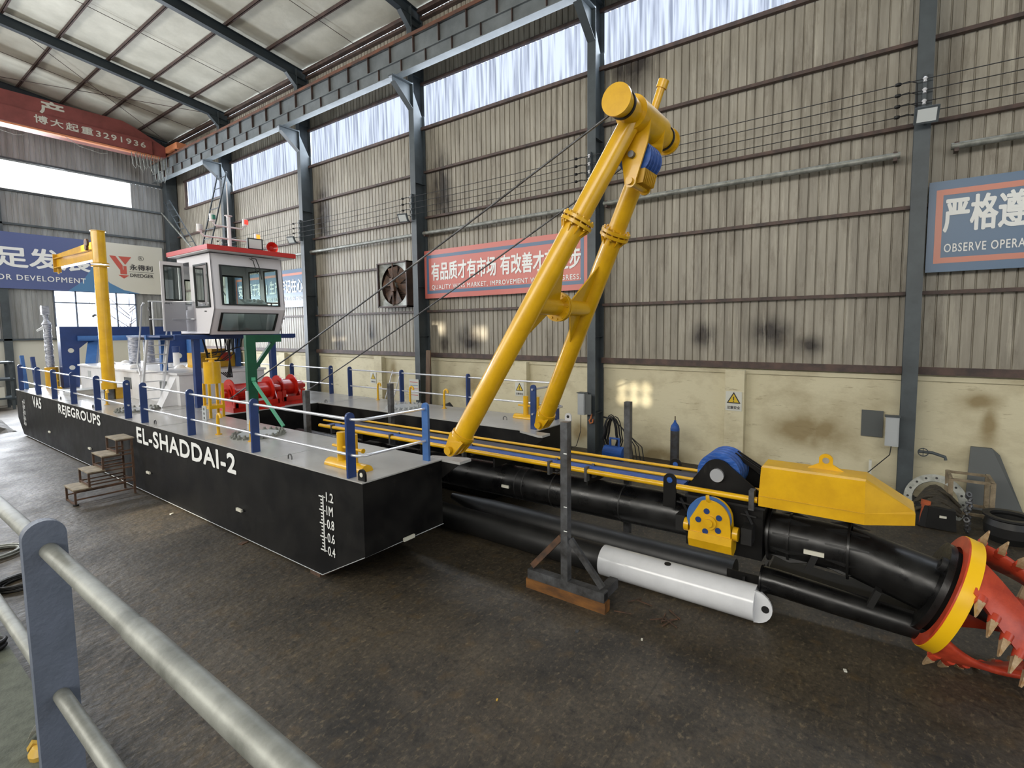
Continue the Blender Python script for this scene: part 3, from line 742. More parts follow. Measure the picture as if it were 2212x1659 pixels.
MB().cyl((12.0, 5.55, .32), (12.0, 6.1, .32), .2).build('motor', M['blue_film'], t)
MB().box(11.8, 12.2, 5.55, 6.1, .0, .14).build('base', M['blue'], t)
MB().tube([(12, 5.7, .5), (12, 5.7, .72), (12, 5.95, .72), (12, 5.95, .5)], .035, 8).build('handle', M['blue_film'], t)
# gas cylinder
t = thing('gas_cylinder', 'tall grey gas cylinder with a blue shoulder standing by the cream wall', 'gas cylinder', (12.75, 4.45, 0))
MB().cyl((12.75, 4.45, 0), (12.75, 4.45, .96), .115, n=28).build('body', M['gascyl'], t)
MB().lathe((12.75, 4.45, .96), (0, 0, 1), [(.117, 0), (.117, .05), (.1, .13), (.05, .2), (.03, .23), (.03, .27), (.001, .27)]).build('shoulder', M['blue_film'], t)
MB().cyl((12.75, 4.45, 1.2), (12.75, 4.45, 1.34), .014, n=8).build('valve', M['rusty'], t)
# wooden plank, notice, small ladder by column 3
tag(MB().obox((12.75, 13.70, 1.45), (.02, 0, .002), (0, .11, 0), (-.05, -.12, 1.45)).build('timber_plank', M['plank']), 'long weathered timber plank leaning on the column left of the gantry', 'plank')
t = thing('notice_board', 'white notice sheet with red and blue text rows on the column', 'notice', (12.62, 14.3, 1.1))
MB().box(12.62, 12.64, 14.06, 14.56, 1.05, 1.82).build('sheet', M['sign_white'], t)
for k, mm in enumerate(('logo_red', 'ban_sky', 'logo_red', 'ban_sky', 'logo_red')):
    MB().box(12.615, 12.62, 14.1, 14.52, 1.7 - k * .12, 1.72 - k * .12).build('text_row', M[mm], t)
def ladder(name, p0, p1, w, n, m, label, rail=.018):
    """two stiles p0->p1, w = vector across, n rungs"""
    p0, p1, w = Vector(p0), Vector(p1), Vector(w)
    t = thing(name, label, 'ladder', p0)
    for s in (0, 1): MB().cyl(p0 + w * s, p1 + w * s, rail, n=8).build('stile', m, t)
    mb = MB()
    for k in range(n): q = p0.lerp(p1, (k + .6) / n); mb.cyl(q, q + w, rail * .7, n=6)
    mb.build('rungs', m, t)
    return t
ladder('wall_ladder', (12.75, 16.55, 0), (13.05, 16.0, 2.05), (0, -.48, 0), 6, M['alu'], 'short aluminium ladder leaning on the wall behind the far railing')
ladder('steel_ladder', (12.3, 33.0, 4.0), (12.4, 28.4, 11.6), (0, -1.0, 0), 16, M['rafter'], 'dark steel access ladder sloping up behind the cabin mast', .035)
ladder('steel_ladder', (12.3, 28.8, 5.5), (12.3, 35.0, 11.2), (0, -.75, 0), 14, M['rafter'], 'dark steel ladder sloping up to the far corner column', .03)
tag(MB().cyl((12.2, 28.2, 6.2), (12.2, 35.2, 10.6), .04, n=8).build('brace_pipe', M['galv']), 'thin pale diagonal brace pipe near the far corner', 'pipe')
mb = MB(); mb.tube([(12.4, 12.6, 0.0), (12.4, 12.75, .5), (12.4, 12.6, .95), (12.4, 12.3, 1.05), (12.4, 12.15, .9), (12.5, 12.1, .6)], .09, 12)
tag(mb.build('rubber_hose', M['rubber']), 'thick black rubber hose arched against the wall behind the far pontoon', 'hose')


# ================================================================== THE DREDGER
DK = 1.61                       # deck level
CX = 6.78                       # centre line of the vessel
mir = lambda x: 2 * CX - x
R_ = random.Random(11)
def parts(name, m, parent, boxes):
    for b in boxes: MB().box(*b).build(name, m, parent)

def hull(x0, x1, yf, yb, name, label, rake=True):
    t = thing(name, label, 'pontoon', ((x0 + x1) / 2, (yf + yb) / 2, .05))
    prof = [(yf, DK), (yf, .575), (yf + 1.02, .05), (yb - .7, .05), (yb, .6), (yb, DK)]
    MB().prism(prof, 'x', x0, x1).build('hull', M['black'], t)
    MB().box(x0 - .012, x1 + .012, yf - .012, yb, DK - .012, DK + .006).build('deck_plate', M['deck'], t)
    return t
near = hull(4.064, 5.52, 5.67, 25.7, 'side_pontoon', 'long black side pontoon nearest the viewer with white lettering and draft marks')
far_ = hull(8.04, 9.50, 5.67, 25.7, 'side_pontoon', 'black side pontoon on the far side of the cutter ladder by the wall')
mid = thing('main_pontoon', 'black centre pontoon carrying the winches and engine housing between the side pontoons', 'pontoon', (CX, 19.5, .05))
MB().box(5.53, 8.03, 13.1, 25.5, .06, DK).build('hull', M['black'], mid)
MB().box(5.53, 8.03, 13.1, 25.5, DK, DK + .008).build('deck_plate', M['deck'], mid)
# weld seams on deck
for tt, x0, x1 in ((near, 4.08, 5.5), (far_, 8.05, 9.48)):
    mb = MB()
    for y in (8.0, 10.4, 12.8, 15.2, 17.6, 20.0, 22.4): mb.box(x0, x1, y - .006, y + .006, DK + .006, DK + .010)
    mb.build('deck_weld_seam', M['boxgrey'], tt)
# bright weld line along the bottom edge
MB().tube([(4.058, 24.9, .06), (4.058, 6.69, .055), (4.058, 5.68, .575), (5.52, 5.66, .575)], .006, 6).build('bottom_edge_seam', M['boxgrey'], near)
# lettering
for s, y0, y1, z, h in (('EL-SHADDAI-2', 13.88, 9.22, 1.16, .34), ('REJEGROUPS', 20.24, 16.42, 1.18, .34), ('VA5', 23.32, 22.25, 1.2, .33)):
    text('lettering', s, (4.058, y0, z), (0, -1, 0), (0, 0, 1), y0 - y1, h, M['letter'], near, .03, spacing=1.08)
def drafts(yc, sgn, parent, x=4.058):
    mb = MB(); mb.box(x - .004, x, yc - .012, yc + .012, .43, 1.27)
    z = .45; k = 0
    while z < 1.27:
        L = .10 if k % 4 == 0 else .06
        mb.box(x - .004, x, yc, yc + L * sgn, z - .009, z + .009); z += .05; k += 1
    for q in (1.25, 1.05, .85, .65, .45): mb.box(x - .004, x, yc - .06 * sgn, yc, q - .006, q + .006)
    mb.build('draft_scale', M['letter'], parent)
    for s, q, w in (('1.2', 1.25, .17), ('1M', 1.05, .15), ('0.8', .85, .17), ('0.6', .65, .17), ('0.4', .45, .17)):
        text('lettering', s, (x, yc - .085, q - .05), (0, -1, 0), (0, 0, 1), w * 1.0, .135, M['letter'], parent, .012)
drafts(6.60, 1, near); drafts(24.75, 1, near)
# zinc anodes with straps
for y in (21.4, 17.4, 13.28, 9.13):
    a = MB().box(4.02, 4.05, y - .09, y + .09, .52, .57).build('zinc_anode', M['anode'], near)
    MB().box(4.05, 4.062, y - .15, y + .15, .535, .555).build('strap', M['black'], a)
a = MB().box(4.7, 4.9, 5.62, 5.65, .58, .63).build('zinc_anode', M['anode'], near)
MB().box(4.62, 4.98, 5.65, 5.668, .595, .615).build('strap', M['black'], a)
# lifting lugs at the bow corners and deck rings
def lugplate(c, ax, r, h, th, name, m, parent=None):
    """upright plate with round top and hole; ax = axis through the hole"""
    c = Vector(c); ax = Vector(ax).normalized(); s = Vector((0, 0, 1)).cross(ax).normalized(); u = Vector((0, 0, 1))
    out = [c - s * r, c + s * r]; n = 14
    top = c + u * h
    arc = [top + s * r * math.cos(PI * k / n) + u * r * math.sin(PI * k / n) for k in range(n + 1)]
    mb = MB(); mb.prism3([c - s * r] + list(reversed(arc[:-1])) [:0] + [c + s * r] + arc, ax * th)
    mb.prism3(arc[:1] + arc[1:], ax * th) if False else None
    o = mb.build(name, m, parent)
    h_ = MB().cyl(top - ax * .004, top + ax * (th + .004), r * .42, n=18).build('pin_hole', M['anode'] if m is M['black'] else M['rubber'], o if parent is None else parent)
    return o
lugplate((4.10, 5.74, DK), (1, 0, 0), .075, .09, .03, 'lifting_lug', M['black'], near)
lugplate((9.44, 5.72, DK), (1, 0, 0), .08, .09, .03, 'lifting_lug', M['white'], far_)
for (x, y, p) in ((4.2, 7.7, near), (4.2, 13.2, near), (4.2, 17.5, near), (4.2, 20.6, near), (8.75, 6.95, far_), (8.15, 12.9, far_)):
    mb = MB(); mb.tube([(x, y - .05, DK), (x, y - .05, DK + .05), (x, y - .02, DK + .085), (x, y + .02, DK + .085), (x, y + .05, DK + .05), (x, y + .05, DK)], .011, 6)
    mb.build('deck_eye', M['steel_raw'], p)
# triangular support brackets for the gantry feet
for s, p in ((1, near), (-1, far_)):
    q = [(5.52, 5.65), (5.52, 5.28), (5.78, 5.28), (5.80, 5.36), (5.60, 5.95), (5.52, 5.95)]
    q = q if s > 0 else [(mir(a), b) for a, b in q]
    MB().prism(q, 'z', DK - .03, DK + .012).build('gantry_bracket', M['deck'], p)
    x = 5.53 if s > 0 else mir(5.53)
    MB().prism([(5.3, DK - .03), (5.95, DK - .03), (5.95, DK - .5)], 'x', x - .012, x + .012).build('bracket_web', M['black'], p)
# manholes ringed with bolts
for x, y, l in ((4.85, 10.0, 'round manhole cover ringed with bolts on the near pontoon bow deck'), (4.7, 15.9, 'round manhole cover ringed with bolts beside the stairs gap in the near railing'), (8.75, 10.3, 'round manhole cover ringed with bolts on the far pontoon bow deck'), (4.9, 21.6, 'square raised hatch beside the rear railing of the near pontoon')):
    if 'square' in l:
        t = thing('deck_hatch', l, 'hatch', (x, y, DK + .01))
        MB().box(x - .35, x + .35, y - .35, y + .35, DK + .01, DK + .16).build('coaming', M['deck'], t)
        MB().box(x - .38, x + .38, y - .38, y + .38, DK + .16, DK + .18).build('lid', M['boxgrey'], t)
        continue
    t = thing('manhole_cover', l, 'manhole cover', (x, y, DK + .006), 'manhole covers on the pontoons')
    MB().cyl((x, y, DK + .006), (x, y, DK + .05), .36, n=40).build('cover_plate', M['boxgrey'], t)
    for k in range(22):
        a = 2 * PI * k / 22
        p = Vector((x + .43 * math.cos(a), y + .43 * math.sin(a), DK + .006))
        mb = MB().box(p.x - .05, p.x + .05, p.y - .03, p.y + .03, DK + .006, DK + .04).cyl(p, p + Vector((0, 0, .085)), .022, n=6).cyl(p + Vector((0, 0, .03)), p + Vector((0, 0, .05)), .036, n=6)
        mb.build('bolt', M['boxgrey'] if x > 6 else M['galv'], t)
# yellow gooseneck vents
def vent(x, y, h, label, r=.03):
    mb = MB().tube([(x, y, DK), (x, y, DK + h * .8), (x, y - .02, DK + h * .95), (x, y - .07, DK + h), (x, y - .12, DK + h * .95), (x, y - .13, DK + h * .82)], r, 10)
    mb.cyl((x, y, DK), (x, y, DK + .02), r * 2)
    tag(mb.build('vent_pipe', M['yellow']), label, 'vent pipe', 'yellow deck vents')
vent(4.45, 10.75, .42, 'small yellow vent pipe between the second and third bow rail posts, left one')
vent(4.5, 9.55, .42, 'small yellow vent pipe just left of the blue post near the bow letters')
vent(4.6, 17.9, .42, 'small yellow vent pipe beside the rear manhole on the near deck')
vent(9.3, 12.1, .5, 'yellow gooseneck vent on the far deck beside the winch')
vent(9.2, 10.6, .5, 'yellow gooseneck vent on the far deck left of the white notice')
vent(9.2, 9.3, .5, 'yellow gooseneck vent on the far deck right of the far manhole')

# railings ------------------------------------------------------------
def railing(side, ys, label, front):
    """side +1 near (x 4.13), -1 far; blue flat posts with round heads, polished tubes"""
    X = (lambda x: x) if side > 0 else mir
    t = thing('handrail', label, 'railing', (X(4.13), sum(ys) / len(ys), DK))
    for y in ys:
        n = 10; hw = .065
        prof = [(X(4.13) - hw, DK), (X(4.13) - hw, 2.46)] + [(X(4.13) - hw * math.cos(PI * k / n), 2.46 + hw * math.sin(PI * k / n)) for k in range(1, n)] + [(X(4.13) + hw, 2.46), (X(4.13) + hw, DK)]
        MB().prism(prof, 'y', y - .02, y + .02).build('post', M['blue'], t)
    y0, y1 = min(ys), max(ys)
    if front:
        n = 10; hw = .065; yc = 5.80
        prof = [(yc - hw, DK), (yc - hw, 2.46)] + [(yc - hw * math.cos(PI * k / n), 2.46 + hw * math.sin(PI * k / n)) for k in range(1, n)] + [(yc + hw, 2.46), (yc + hw, DK)]
        MB().prism(prof, 'x', X(5.33) - .02, X(5.33) + .02).build('post', M['blue_lt'] if side > 0 else M['blue'], t)
    for z in (2.43, 1.93):
        if front: pts = [(X(4.13), y1 + .06, z), (X(4.13), 6.0, z), (X(4.145), 5.88, z), (X(4.22), 5.81, z), (X(4.34), 5.80, z), (X(5.38), 5.80, z)]
        else: pts = [(X(4.13), y1 + .06, z), (X(4.13), y0 - .06, z)]
        MB().tube(pts, .021, 12).build('rail_tube', M['chrome'], t)
railing(1, (6.0, 8.63, 11.13, 13.57), 'blue posted railing with polished tubes around the near pontoon bow', True)
railing(1, (14.6, 16.8, 18.9, 20.9, 22.8, 25.2), 'blue posted railing along the near pontoon from the stairs gap to the stern', False)
railing(-1, (6.0, 8.67, 11.2, 13.6), 'blue posted railing around the far pontoon bow in front of the cream wall', True)
railing(-1, (14.6, 16.9, 19.2, 21.5, 23.8), 'blue posted railing along the far pontoon behind the red winches', False)
# bitts ---------------------------------------------------------------
def bitt(x, y, label):
    t = thing('mooring_bollard', label, 'bollard', (x, y, DK + .006))
    n = 12; r = .085
    prof = [(x + r * 1.25 * math.cos(PI * k / n), DK + r * 1.25 * math.sin(PI * k / n)) for k in range(n + 1)]
    MB().prism(prof, 'y', y - .45, y + .45, True).build('base', M['yellow'], t)
    for s in (-.15, .15): MB().cyl((x, y + s, DK + .08), (x, y + s, DK + .52), .062, n=20).build('bollard_post', M['yellow'], t)
    MB().cyl((x, y - .36, DK + .3), (x, y + .36, DK + .3), .022, n=10).cyl((x, y - .38, DK + .3), (x, y - .36, DK + .3), .035, n=12).build('cross_bar', M['yellow'], t)
bitt(4.42, 6.5, 'yellow twin mooring bollard behind the near bow rail post')
bitt(9.14, 6.5, 'yellow twin mooring bollard beside the far leg of the gantry')
bitt(4.95, 24.9, 'yellow mooring bollard at the stern corner of the near pontoon')

# ------------------------------------------------------------------ gantry (A frame)
g = thing('a_frame_gantry', 'tall yellow tubular gantry frame leaning over the cutter ladder', 'gantry', (CX, 5.45, DK))
B0, B1 = Vector((5.58, 5.40, 1.83)), Vector((6.42, 2.88, 6.42))
def legpt(s, t):
    p = B0.lerp(B1, t)
    return Vector((p.x if s > 0 else mir(p.x), p.y, p.z))
LD = (B1 - B0).normalized()
for s in (1, -1):
    d = (legpt(s, 1) - legpt(s, 0)).normalized()
    leg = MB().cyl(legpt(s, 0.03), legpt(s, .72), .155, n=36).cyl(legpt(s, .72), legpt(s, 1.0), .14, n=36).build('leg', M['yellow'], g)
    for k in (-.035, .035): 
        mb = MB().ring(legpt(s, .72) + d * k, d, .235, .14, .045, 32)
        for q in range(12):
            a = q * PI / 6; u = d.orthogonal().normalized(); v = d.cross(u)
            c = legpt(s, .72) + d * k + (u * math.cos(a) + v * math.sin(a)) * .2
            mb.cyl(c - d * .05, c + d * .05, .018, n=6)
        mb.build('flange', M['yellow'], leg)
    # stiffening ribs along the leg below the flange
    for q in range(10):
        a = q * PI / 5; u = d.orthogonal().normalized(); v = d.cross(u); rad = (u * math.cos(a) + v * math.sin(a))
        c = legpt(s, .72) - d * .06
        MB().prism3([c + rad * .15, c + rad * .225, c + rad * .15 - d * .13], d.cross(rad) * .012).build('rib', M['yellow'], leg)
    # clevis foot
    X = Vector((1, 0, 0)); n2 = X.cross(d).normalized()
    f0 = legpt(s, .02)
    fm = MB()
    for k in (-.13, -.02, .09):
        pts = []
        base = f0 + d * .10; tip = f0 - d * .13
        pts = [base - n2 * .15, tip - n2 * .10] + [tip + (-n2 * math.cos(PI * j / 8) - d * math.sin(PI * j / 8)) * .10 for j in range(1, 8)] + [tip + n2 * .10, base + n2 * .15]
        fm.prism3([p + X * k for p in pts], X * .04)
    fo = fm.build('clevis_foot', M['yellow'], leg)
    tip = f0 - d * .13
    MB().cyl(tip - X * .17, tip + X * .17, .05, n=20).cyl(tip - X * .19, tip - X * .15, .065, n=20).build('pin', M['yellow'], leg)
    MB().ring(f0 + d * .12, d, .175, .12, .05).build('collar', M['yellow'], leg)
    # long conduit strip on the inner side of the leg
    side = n2 * (-1 if n2.y > 0 else 1)
    rb_ = MB()
    o = X * (.12 * s) - n2 * (-.0)
    a0, a1 = legpt(s, .12), legpt(s, .66)
    off = (X * s * .8 + n2 * (-.3 if n2.z > 0 else .3)).normalized()
    off = (X * s).cross(d).cross(d) * -1; off.normalize(); off = off * s * 1.0 if off.x * s > 0 else off * -1
    off = off.normalized()
    if s > 0: rb_.bar(a0 + off * .175, a1 + off * .175, .05, .05, off).build('conduit', M['yellow_dk'], leg)
# cross brace with bolted flange and gussets
tb = .47
pL, pR = legpt(1, tb), legpt(-1, tb)
br = MB().cyl(pL, pR, .13, n=32).build('cross_brace', M['yellow'], g)
xm = Vector((CX - .1, pL.y, pL.z))
for k in (-.028, .028):
    mb = MB().ring(xm + Vector((k, 0, 0)), (1, 0, 0), .23, .12, .035, 36)
    for q in range(12):
        a = q * PI / 6
        c = xm + Vector((k, math.cos(a) * .19, math.sin(a) * .19)); mb.cyl(c - Vector((.035, 0, 0)), c + Vector((.035, 0, 0)), .02, n=6)
    mb.build('flange', M['yellow'], br)
for s in (1, -1):
    d = (legpt(s, 1) - legpt(s, 0)).normalized(); c = legpt(s, tb); xin = Vector((s, 0, 0))
    nn = Vector((0, -LD.z, LD.y)).normalized()
    e = (legpt(s, tb + .16) + d * 0); f = legpt(s, tb - .14)
    MB().prism3([legpt(s, tb + .02) + xin * .12, e + xin * .1, c + xin * .62 + d * .12, c + xin * .62 + d * .06], nn * .02).build('gusset', M['yellow'], br)
    MB().prism3([legpt(s, tb - .02) + xin * .12, f + xin * .1, c + xin * .5 - d * .12], nn * .02).build('gusset', M['yellow'], br)
# head crossbar
T = Vector((CX, 2.86, 6.48))
cb = MB().cyl((5.93, T.y, T.z), (7.63, T.y, T.z), .165, n=40).build('head_crossbar', M['yellow'], g)
for x in (5.89, 7.63): MB().cyl((x, T.y, T.z), (x + .04, T.y, T.z), .20, n=40).build('end_disc', M['yellow'], cb)
for x in (6.08, 7.48): MB().ring((x, T.y, T.z), (1, 0, 0), .185, .16, .035, 32).build('rope_strap', M['rubber'], cb)
MB().cyl((6.34, T.y, T.z), (7.2, T.y, T.z), .225, n=40).build('sleeve', M['yellow'], cb)
# small post with cap on top
pp = Vector((6.98, 2.82, 6.66)); MB().cyl(pp, pp + Vector((.0, -.13, .34)), .055, n=20).cyl(pp + Vector((0, -.12, .31)), pp + Vector((0, -.16, .41)), .075, n=20).build('head_stub', M['yellow'], cb)
# hanger cheeks, sheaves and lower ear
hd = Vector((0, .10, -1)).normalized()
def cheek(x):
    c = Vector((x, T.y, T.z)); n2 = Vector((0, 1, .1)).normalized()
    pts = [c + n2 * .22 + hd * .05, c - n2 * .22 + hd * .05, c - n2 * .20 + hd * .35, c - n2 * .085 + hd * .82] + [c + hd * .84 + (-n2 * math.cos(PI * j / 8) + hd * math.sin(PI * j / 8)) * .085 for j in range(9)] + [c + n2 * .2 + hd * .35]
    return MB().prism3(pts, Vector((.03, 0, 0)))
for x in (6.50, 7.0): cheek(x).build('hanger_plate', M['yellow'], g)
bc = T + hd * .50
for k in range(4):
    x = 6.57 + k * .105
    MB().lathe((x, bc.y, bc.z), (1, 0, 0), [(.05, 0), (.235, 0), (.235, .02), (.19, .04), (.19, .055), (.235, .075), (.235, .095), (.05, .095)], 36).build('sheave', M['blue_film'], g)
MB().cyl((6.44, bc.y, bc.z), (7.1, bc.y, bc.z), .045, n=18).build('sheave_pin', M['steel_raw'], g)
MB().cyl((6.46, *(T + hd * .84)[1:]), (7.06, *(T + hd * .84)[1:]), .05, n=18).build('lower_pin', M['yellow'], g)
mb = MB()
for k in range(8):
    z = bc.z - .2 - .012 * k
    mb.prism3([(6.56 + k * .055, bc.y - .16, bc.z - .18), (6.56 + k * .055 + .045, bc.y - .16, bc.z - .18), (6.56 + k * .055 + .02, bc.y - .12, bc.z - .36)], (0, .25, 0))
mb.build('rope_guard', M['yellow_dk'], g)
# backstay ropes
def rope(p0, p1, label, sag=.05):
    p0, p1 = Vector(p0), Vector(p1)
    mb = MB().tube([p0.lerp(p1, k / 12) - Vector((0, 0, sag * math.sin(PI * k / 12))) for k in range(13)], .016, 8)
    tag(mb.build('wire_rope', M['steel_raw']), label, 'rope', 'backstay ropes of the gantry')
rope((6.08, 3.03, 6.40), (5.80, 13.35, 1.95), 'steel backstay rope from the near end of the gantry head past the cabin posts', .06)
rope((7.48, 3.03, 6.40), (8.30, 14.35, 1.75), 'steel backstay rope from the far end of the gantry head to the far deck', .06)

# ------------------------------------------------------------------ cutter ladder
L = thing('cutter_ladder', 'long black tubular cutter ladder running out from between the pontoons', 'dredge ladder', (CX, 5, .4))
za = lambda y: 1.075 - .012 * y
MB().cyl((CX, 12.0, za(12)), (CX, 2.05, za(2.05)), .275, n=44).build('main_tube', M['black_gloss'], L)
for y in (6.55, 5.0, 4.85, 4.3, 3.1): MB().ring((CX, y, za(y)), (0, 1, 0), .279, .27, .02, 44).build('weld_bead', M['black_dust'], L)
MB().box(6.42, 7.14, 1.14, 2.07, .80, 1.46).build('sheave_pedestal', M['black'], L)
MB().box(6.40, 7.16, 1.12, 2.09, 1.44, 1.47).build('pedestal_top', M['black_dust'], L)
MB().cyl((CX, 1.14, 1.05), (CX, .28, 1.03), .265, n=44).build('fore_tube', M['black_gloss'], L)
for y, r in ((1.10, .33), (.88, .29), (.26, .34)):
    MB().ring((CX, y, 1.04), (0, 1, 0), r, .2, .025, 44).build('flange', M['black_gloss'], L)
for y in (.86, .28):
    for a in (200, 235, 160, 120, 60):
        ar = math.radians(a); ra = Vector((math.cos(ar), 0, math.sin(ar))); c = Vector((CX, y, 1.04)) + ra * .26
        for sg in (1, -1): MB().prism3([c, c + ra * .055, c + Vector((0, .22 * sg, 0))], Vector((0, 1, 0)).cross(ra) * .02).build('gusset', M['black_dust'], L)
# bent motor casing and bearing plate
ax = Vector((0, -.94, -.342)); CC = Vector((CX, -.58, .80)); pd = Vector((0, -.342, .94))
MB().cyl(Vector((CX, .30, 1.04)), CC - ax * .03, .275, .30, n=48).build('drive_casing', M['black_gloss'], L)
MB().cyl(CC - ax * .10, CC - ax * .04, .50, n=56).build('bearing_plate', M['black_gloss'], L)
MB().cyl(CC - ax * .04, CC + ax * .12, .47, .44, n=56).build('bearing_housing', M['black'], L)
MB().ring(CC - ax * .12 + Vector((-.2, 0, 0)) + pd * .34, ax, .075, .05, .06, 24).build('grease_port', M['rubber'], L)
MB().bar(CC - ax * .50 + Vector((-.33, 0, 0)) - pd * .20, CC - ax * .50 + Vector((-.33, 0, 0)) - pd * .42, .11, .06, ax).build('clamp_block', M['black_dust'], L)
MB().bar(CC - ax * 1.15 + Vector((-.22, 0, 0)) - pd * .2, CC - ax * 1.15 + Vector((-.22, 0, 0)) - pd * .45, .09, .07, ax).build('pipe_hanger', M['black_dust'], L)
a = MB().box(6.49, 6.51, .49, .70, .985, 1.035).build('anode', M['anode'], L)
a = MB().box(6.475, 6.495, 5.09, 5.24, .985, 1.03).build('anode', M['anode'], L)
# suction pipe under the ladder
sp = MB().tube([(CX - .12, 1.16, .47), (CX - .12, 1.0, .47), (CX - .12, .3, .42), (CX - .1, -.40, .36), (CX - .08, -.52, .36)], [.16, .16, .15, .125, .12], 28)
sp = sp.build('suction_pipe', M['black_gloss'], L)
MB().ring((CX - .12, 1.17, .47), (0, 1, 0), .18, .02, .02).build('flange', M['black_gloss'], L)
MB().prism([(1.1, .62), (-.45, .52), (-.4, .44), (1.1, .5)], 'x', CX - .08, CX + .3).build('keel_plate', M['black'], L)
# covered walkway tray and hydraulic tubes on top
def along(z0): return lambda y: z0 - .004 * y
for nm, x, r, z, ya, yb in (('hydraulic_tube', 6.39, .038, 1.565, 10.4, 1.2), ('hydraulic_tube', 6.62, .022, 1.625, 10.6, 1.2), ('hydraulic_tube', 7.10, .022, 1.615, 10.6, 2.05)):
    f = along(z)
    MB().tube([(x, ya, f(ya)), (x, (ya + yb) / 2, f((ya + yb) / 2)), (x, yb, f(yb))], r, 14).build(nm, M['yellow'], L)
MB().prism3([(6.43, 10.2, 1.50), (6.43, 2.12, 1.535), (6.43, 2.12, 1.59), (6.43, 10.2, 1.555)], (.17, 0, 0)).build('hose_bundle', M['blue_film'], L)
MB().prism3([(6.605, 10.2, 1.49), (6.605, 2.12, 1.525), (6.605, 2.12, 1.575), (6.605, 10.2, 1.54)], (.47, 0, 0)).build('walkway_grating', M['grey_film'], L)
for y in (9.9, 7.95, 6.0, 4.2, 3.55, 1.55):
    for x in (6.39, 6.62) if y > 2 else (6.62,):
        MB().box(x - .045, x + .045, y - .02, y + .02, 1.40, 1.60 - .004 * y + .03).build('tube_clamp', M['steel_raw'], L)
for y in (9.0, 7.2, 5.4, 3.6): MB().box(CX - .3, CX + .3, y - .02, y + .02, 1.30, 1.45).build('tray_support', M['black'], L)
MB().box(6.33, 6.45, 1.23, 1.29, 1.44, 1.68).build('tube_clamp', M['steel_raw'], L)
# lifting eye plates
def eye(x, y, z0, z1, r, th=.03):
    n = 14; pts = [(y - r, z0), (y + r, z0)] + [(y + r * math.cos(PI * k / n), z1 + r * math.sin(PI * k / n)) for k in range(n + 1)]
    o = MB().prism(pts, 'x', x, x + th).build('lifting_eye', M['black'], L)
    MB().cyl((x - .003, y, z1), (x + th + .003, y, z1), r * .45, n=20).build('eye_hole', M['blue_film'], o)
eye(6.35, 2.28, 1.27, 1.64, .085); eye(7.2, 2.5, 1.3, 1.62, .085)
# big deflection sheave on top
sy, sz = 1.70, 1.77
for x in (6.48, 7.02):
    pts = [(1.16, 1.47), (1.16, 1.60)] + [(sy + .2 * math.cos(PI * (.78 - .55 * k / 8)), sz + .2 * math.sin(PI * (.78 - .55 * k / 8))) for k in range(9)] + [(2.07, 1.58), (2.07, 1.47)]
    MB().prism(pts, 'x', x, x + .03).build('cheek_plate', M['black'], L)
for k in range(4): MB().lathe((6.53 + k * .12, sy, sz), (1, 0, 0), [(.04, 0), (.27, 0), (.27, .02), (.235, .04), (.235, .07), (.27, .09), (.27, .11), (.04, .11)], 44).build('sheave', M['blue_film'], L)
MB().cyl((6.44, sy, sz), (7.1, sy, sz), .085, n=28).build('sheave_pin', M['chrome'], L)
for k in range(3): MB().bar((6.98 - k * .07, 1.58, 1.98), (6.98 - k * .07, .95, 1.62), .025, .05).build('guard_bar', M['black'], L)
# fore-end floodgate: the angular yellow cover on top
def cover():
    mb = MB()
    za_, zb_, zc_ = 1.53, 1.655, 2.0
    xa, xb = 6.28, 7.18
    out = [(xa, 1.17), (xa, .115), (6.55, -.33), (6.95, -.33), (xb, .115), (xb, 1.17)]
    top = [(6.26, 1.14), (6.26, .13), (6.26, .13), (6.26, .13), (6.26, .13), (6.26, 1.14)]
    tz = [1.98, 1.98, 1.66, 1.66, 1.98, 1.98]
    tx = [6.29, 6.29, 6.56, 6.94, 7.12, 7.12]; ty = [1.15, .12, -.32, -.32, .12, 1.15]
    tz = [2.0, 2.0, 1.68, 1.68, 1.86, 1.86]
    v = [(a, b, za_) for a, b in out] + [(a, b, zb_) for a, b in out] + [(tx[i], ty[i], tz[i]) for i in range(6)]
    v += [(6.34, 1.14, 2.015), (6.34, .115, 2.015), (6.66, .115, 2.015), (6.66, 1.14, 2.015)]
    f = [(i, (i + 1) % 6, 6 + (i + 1) % 6, 6 + i) for i in range(6)]
    f += [(6, 7, 13, 12), (7, 8, 14, 13), (9, 10, 16, 15), (10, 11, 17, 16), (8, 9, 15, 14), (11, 6, 12, 17)]
    f += [(12, 13, 19, 18), (17, 21, 20, 16), (18, 19, 20, 21), (12, 18, 21, 17), (13, 14, 19), (14, 15, 20, 19), (15, 16, 20)]
    f += [(0, 5, 4, 3, 2, 1)]
    return mb._add(v, f)
cv = thing('drive_cover', 'large angular yellow cover box on the fore end of the cutter ladder', 'cover', (6.73, .42, 1.53))
cover().build('shell', M['yellow'], cv)
MB().box(6.272, 6.28, .115, 1.17, 1.65, 1.658).build('fold_seam', M['yellow_dk'], cv)
pts = [(.32, 2.01), (.70, 2.01), (.58, 2.08)] + [(.51 + .075 * math.cos(PI * (.12 + .76 * k / 8)), 2.12 + .075 * math.sin(PI * (.12 + .76 * k / 8))) for k in range(9)] + [(.44, 2.08)]
lo = MB().prism(pts, 'x', 6.52, 6.55).build('lifting_eye', M['yellow'], cv)
MB().cyl((6.517, .51, 2.12), (6.553, .51, 2.12), .035, n=18).build('eye_hole', M['sheet'], lo)
